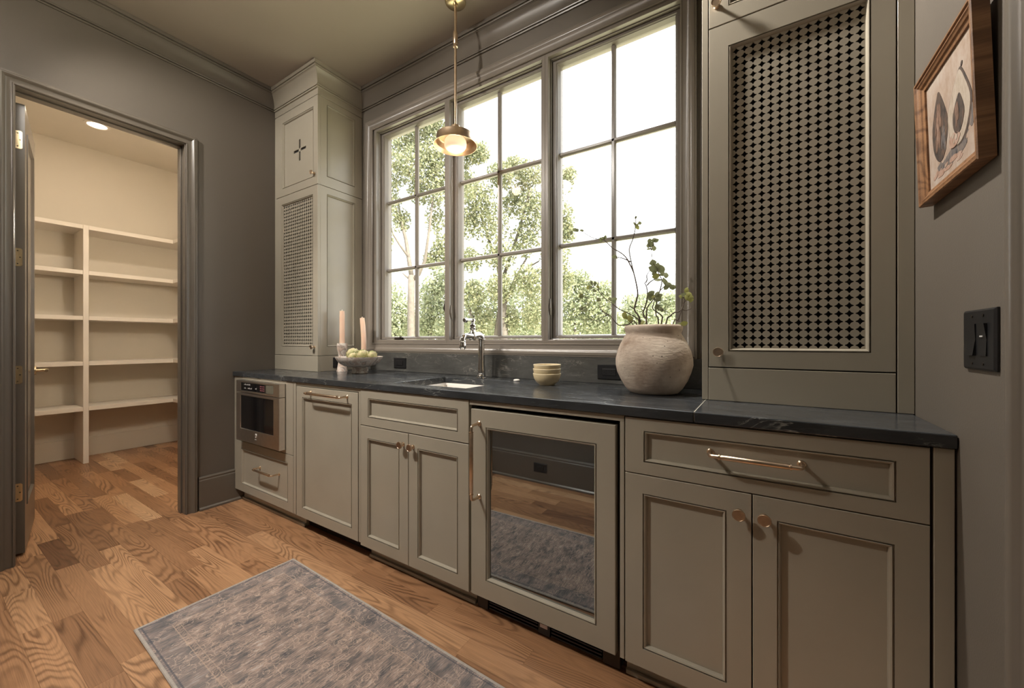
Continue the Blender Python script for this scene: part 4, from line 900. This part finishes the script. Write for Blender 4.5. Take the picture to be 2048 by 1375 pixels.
def artichoke(x, y2, z, r, label, tilt):
    o = tag(empty('artichoke', (x, y2, z-r)), label, 'artichoke', 'artichokes in the footed bowl')
    build('heart', MB().lathe([(.001, z-r*.8), (r*.6, z-r*.65), (r*.82, z-.1*r), (r*.62, z+.6*r), (.001, z+.88*r)], (x, y2, 0), 16), M['arti'], o, smooth=True)
    mb = MB(); rg = random.Random(int(x*1000)); ax = Vector((math.sin(tilt), -.25, 1)).normalized(); e1 = ax.orthogonal().normalized(); e2 = ax.cross(e1); cc = Vector((x, y2, z))
    for ring in range(5):
        n = (6, 8, 9, 8, 6)[ring]; th = (-.75, -.35, .05, .45, .9)[ring]
        for k in range(n):
            ph = 2*PI*(k+.5*(ring % 2))/n; rows = []
            for j in range(4):
                t = j/3; tt = th+t*.75; rad = r*(.90+.24*t+.03*(4-ring)*t); w = r*(.30, .40, .34, .05)[j]
                d0 = e1*math.cos(ph)+e2*math.sin(ph); tan = -e1*math.sin(ph)+e2*math.cos(ph)
                pc = cc+d0*rad*math.cos(tt)+ax*rad*math.sin(tt); rows.append((pc-tan*w-d0*w*.22, pc+d0*r*.03, pc+tan*w-d0*w*.22))
            b = len(mb.v)
            for rw in rows: mb.v += [tuple(q) for q in rw]
            for j in range(3): mb.f += [(b+j*3, b+j*3+1, b+j*3+4, b+j*3+3), (b+j*3+1, b+j*3+2, b+j*3+5, b+j*3+4)]
    build('bracts', mb, M['arti'], o, smooth=True)
for (dx, dy, dz, r_, lab) in ((-.083, .012, .121, .040, 'browning artichoke in the footed bowl beside the tall candle holder'), (.043, -.010, .118, .036, 'round green artichoke in the footed bowl in front of the bent candle'),
                              (-.016, -.036, .104, .031, 'small yellow artichoke low in the middle of the footed bowl'), (.094, .026, .117, .030, 'pale artichoke at the far rim of the footed bowl'), (-.010, .062, .104, .036, 'artichoke half hidden at the back of the footed bowl')):
    artichoke(bx+dx, by+dy, Z0+dz, r_, lab, dx*4)

# ------------------------------------------------------------------ outlets and switch
def outlet(label, mapf, u0, u1, v0, v1, group=None):
    c = ((u0+u1)/2, (v0+v1)/2); o = tag(empty('outlet', mapf(c[0], c[1], 0)), label, 'outlet')
    build('plate', MB().rings([(u0, u1, v0, v1, 0), (u0, u1, v0, v1, -.003), (u0+.003, u1-.003, v0+.003, v1-.003, -.006)], mapf), M['black'], o)
    build('receptacle', MB().rings([(c[0]-.034, c[0]+.034, c[1]-.0165, c[1]+.0165, -.0055), (c[0]-.034, c[0]+.034, c[1]-.0165, c[1]+.0165, -.0085), (c[0]-.032, c[0]+.032, c[1]-.0145, c[1]+.0145, -.009)], mapf), M['black'], o)
    for s in (-1, 1):
        mb = MB()
        for (du, dv, w, h) in ((.013, .006, .004, .0012), (.013, -.006, .005, .0012), (.022, 0, .002, .002)): 
            cc = c[0]+s*du
            mb.rings([(cc-w, cc+w, c[1]+dv-h, c[1]+dv+h, -.0088), (cc-w, cc+w, c[1]+dv-h, c[1]+dv+h, -.0092)], mapf)
        build('slots', mb, M['dark'], o)
    return o
sp_ = lambda u, v, d: (u, -.0205+d, v)
outlet('black outlet in the backsplash between the footed bowl and the sink', sp_, .955, 1.078, .937, 1.010)
outlet('black outlet in the backsplash beside the clay pot', sp_, 2.462, 2.582, .936, 1.009)
outlet('black outlet on the side of the narrow tall cabinet behind the candle holder', lambda u, v, d: (XT+.0002-d, u, v), -.245, -.125, .937, 1.010)
outlet('black outlet in the tall baseboard of the back wall', lambda u, v, d: (u, YB+.0165-d, v), 1.62, 1.74, .085, .158)
s = tag(empty('light_switch', (WX, -.753, 1.127)), 'black two-gang rocker switch plate on the wall below the painting', 'light switch')
wm = lambda u, v, d: (WX-.0005+d, u, v)
build('plate', MB().rings([(-.821, -.686, 1.067, 1.189, 0), (-.821, -.686, 1.067, 1.189, -.003), (-.817, -.690, 1.071, 1.185, -.0065)], wm), M['black'], s)
for yy, tl in ((-.730, 1), (-.777, -1)):
    rk = build('rocker', MB().add([wm(yy-.0155, 1.096, -.006), wm(yy+.0155, 1.096, -.006), wm(yy+.0155, 1.160, -.006), wm(yy-.0155, 1.160, -.006), wm(yy-.0155, 1.096, -.0085-.003*(tl > 0)), wm(yy+.0155, 1.096, -.0085-.003*(tl > 0)),
              wm(yy+.0155, 1.160, -.0085-.003*(tl < 0)), wm(yy-.0155, 1.160, -.0085-.003*(tl < 0)), wm(yy-.0155, 1.128, -.0075), wm(yy+.0155, 1.128, -.0075)], [(0, 1, 5, 4), (4, 5, 9, 8), (8, 9, 6, 7), (2, 3, 7, 6), (0, 4, 8, 7, 3), (1, 2, 6, 9, 5)]), M['black'], s)
    for zz in (1.176, 1.080): build('screw', MB().tube([wm(yy, zz, -.006), wm(yy, zz, -.0078)], .003, 10), M['bronze'], s)
    if tl < 0: build('indicator', MB().rings([(yy-.006, yy+.006, 1.133, 1.136, -.008), (yy-.006, yy+.006, 1.133, 1.136, -.0098)], wm), M['silver'], rk)

# ------------------------------------------------------------------ framed painting
FY0, FY1, FZ0, FZ1 = -.817, -.492, 1.472, 1.790          # leaning slightly out at the top
tl = math.radians(1.8)
def pm(u, v, d):                                            # u along y, v height, d off the wall
    h = v-FZ0; return (WX-.002-(d*math.cos(tl)+h*math.sin(tl)), u, FZ0+h*math.cos(tl)-d*math.sin(tl))
pf = tag(empty('framed_painting', pm(-.655, FZ0, 0)), 'wood-framed painting of two avocados hung above the light switch', 'painting')
w = .030
FP = [(0, .0), (0, .024), (.002, .026), (.006, .026), (.008, .0225), (.013, .0235), (.016, .021), (.020, .019), (.0215, .016), (w, .014), (w, .004)]
FR = [(FY0, FZ0), (FY1, FZ0), (FY1, FZ1), (FY0, FZ1)]
names = ['bottom_rail', 'stile', 'top_rail', 'stile']
for i in range(4):
    mb = MB().sweep(FP, FR, pm, 1, closed=True); m_ = len(FP)
    keep = mb.f[i*(m_-1):(i+1)*(m_-1)]; used = sorted({k for f_ in keep for k in f_}); mp_ = {k: j for j, k in enumerate(used)}
    q = MB(); q.v = [mb.v[k] for k in used]; q.f = [tuple(mp_[k] for k in f_) for f_ in keep]; build(names[i], q, M['walnut'], pf)
cv = build('canvas', MB().rings([(FY0+.02, FY1-.02, FZ0+.02, FZ1-.02, .002), (FY0+.02, FY1-.02, FZ0+.02, FZ1-.02, .010)], pm), M['canvas'], pf)
def paint(name, pts, mat, lift):
    n = len(pts); mb = MB()
    # pts given as fractions of the canvas: a from the window side, b from the top
    V = [(FY1-w-(FY1-FY0-2*w)*a_, FZ1-w-(FZ1-FZ0-2*w)*b_) for a_, b_ in pts]
    mb.v = [pm(u, v, .010) for u, v in V]+[pm(u, v, .010+lift) for u, v in V]
    mb.f = [tuple(range(n, 2*n))]+[(k, (k+1) % n, (k+1) % n+n, k+n) for k in range(n)]
    return build(name, mb, mat, cv)
def blob(cx_, cy_, rx, ry, n=22, tip=0, rot=0, wob=0):
    o = []
    for k in range(n):
        t = 2*PI*k/n; s_, c_ = math.sin(t), math.cos(t); x = rx*s_*(1-tip*max(0, c_)**1.2)*(1+wob*math.sin(5*t)); y2 = -ry*c_
        o.append((cx_+x*math.cos(rot)-y2*math.sin(rot), cy_+x*math.sin(rot)+y2*math.cos(rot)))
    return o
pr_ = random.Random(8)
def strokes(name, mat, area, n, ln, wd, ang, lift):
    for _ in range(n):
        cx_, cy_ = area(); r_ = ang+pr_.uniform(-.35, .35); L_ = ln*pr_.uniform(.6, 1.3)
        paint(name, blob(cx_, cy_, wd*pr_.uniform(.6, 1.4), L_, n=10, tip=.3, rot=r_, wob=.18), mat, lift+pr_.uniform(0, .0003))
def inside(cx_, cy_, rx, ry):
    def f():
        t = pr_.uniform(0, 2*PI); q = math.sqrt(pr_.random()); return cx_+rx*q*math.cos(t), cy_+ry*q*math.sin(t)
    return f
paint('painted_shadow', blob(.50, .835, .30, .045, rot=-.20, wob=.12), M['pgrey'], .0002)
strokes('painted_shadow', M['pgrey'], inside(.50, .84, .32, .04), 14, .06, .024, 1.25, .0003)
strokes('painted_shadow', M['pgrey'], inside(.90, .67, .03, .07), 8, .075, .024, .6, .0003)
strokes('painted_ground', M['ppink'], inside(.42, .905, .28, .03), 14, .06, .020, 1.3, .0004)
paint('painted_avocado', blob(.275, .49, .175, .320, n=30, tip=.60, wob=.02), M['pdark'], .0007)
strokes('painted_highlight', M['pmid'], inside(.250, .50, .05, .16), 14, .10, .022, .03, .0009)
strokes('painted_highlight', M['ppink'], inside(.245, .46, .02, .10), 4, .07, .008, .03, .0013)
strokes('painted_skin', M['pgrey'], inside(.34, .60, .05, .10), 6, .08, .012, -.05, .0009)
paint('painted_half', blob(.682, .515, .228, .312, n=34, tip=.60, rot=.12, wob=.012), M['pdark'], .0007)
paint('painted_flesh', blob(.672, .516, .210, .296, n=34, tip=.60, rot=.12, wob=.012), M['pflesh'], .0011)
paint('painted_stone', blob(.672, .565, .108, .160, n=26, tip=.55, rot=.16, wob=.02), M['pdark'], .0018)
strokes('painted_stone_light', M['pmid'], inside(.650, .55, .025, .06), 8, .055, .015, .12, .0020)
paint('painted_fold', blob(.575, .745, .105, .060, wob=.10), M['ppink'], .0018)
strokes('painted_fold_light', M['pflesh'], inside(.575, .74, .05, .03), 4, .025, .016, .9, .0021)
paint('painted_stem', blob(.755, .200, .014, .022, rot=.5), M['pdark'], .0010)

# ------------------------------------------------------------------ rug
rot = math.radians(-1.9); rx0, ry0 = 1.117, -1.124
rc = (rx0+.915*math.cos(rot), ry0+.915*math.sin(rot), 0.0006)
rg = tag(empty('rug', rc, rot), 'faded grey-blue and rose patterned runner rug on the oak floor', 'rug')
def kid(name, mb, mat):
    o = build(name, mb, mat); o.parent = rg; return o
nx_, ny_ = 90, 32; mb = MB()
for i in range(nx_+1):
    for k in range(ny_+1):
        x, y2 = -.915+1.83*i/nx_, -.298+.596*k/ny_; mb.v.append((x, y2, .0058+.0006*mnoise.noise(Vector((x*6, y2*6, 3)))))
mb.f = [(i*(ny_+1)+k, (i+1)*(ny_+1)+k, (i+1)*(ny_+1)+k+1, i*(ny_+1)+k+1) for i in range(nx_) for k in range(ny_)]
kid('pile', mb, M['rug'])
ed = [(-.917, -.300), (.917, -.300), (.917, .300), (-.917, .300)]
kid('binding', MB().sweep([(.003, 0), (.004, .004), (.001, .0072), (-.004, .0075), (-.007, .0055), (-.007, 0)], ed, lambda a_, b_, h: (a_, b_, h), -1, closed=True), M['bind'])
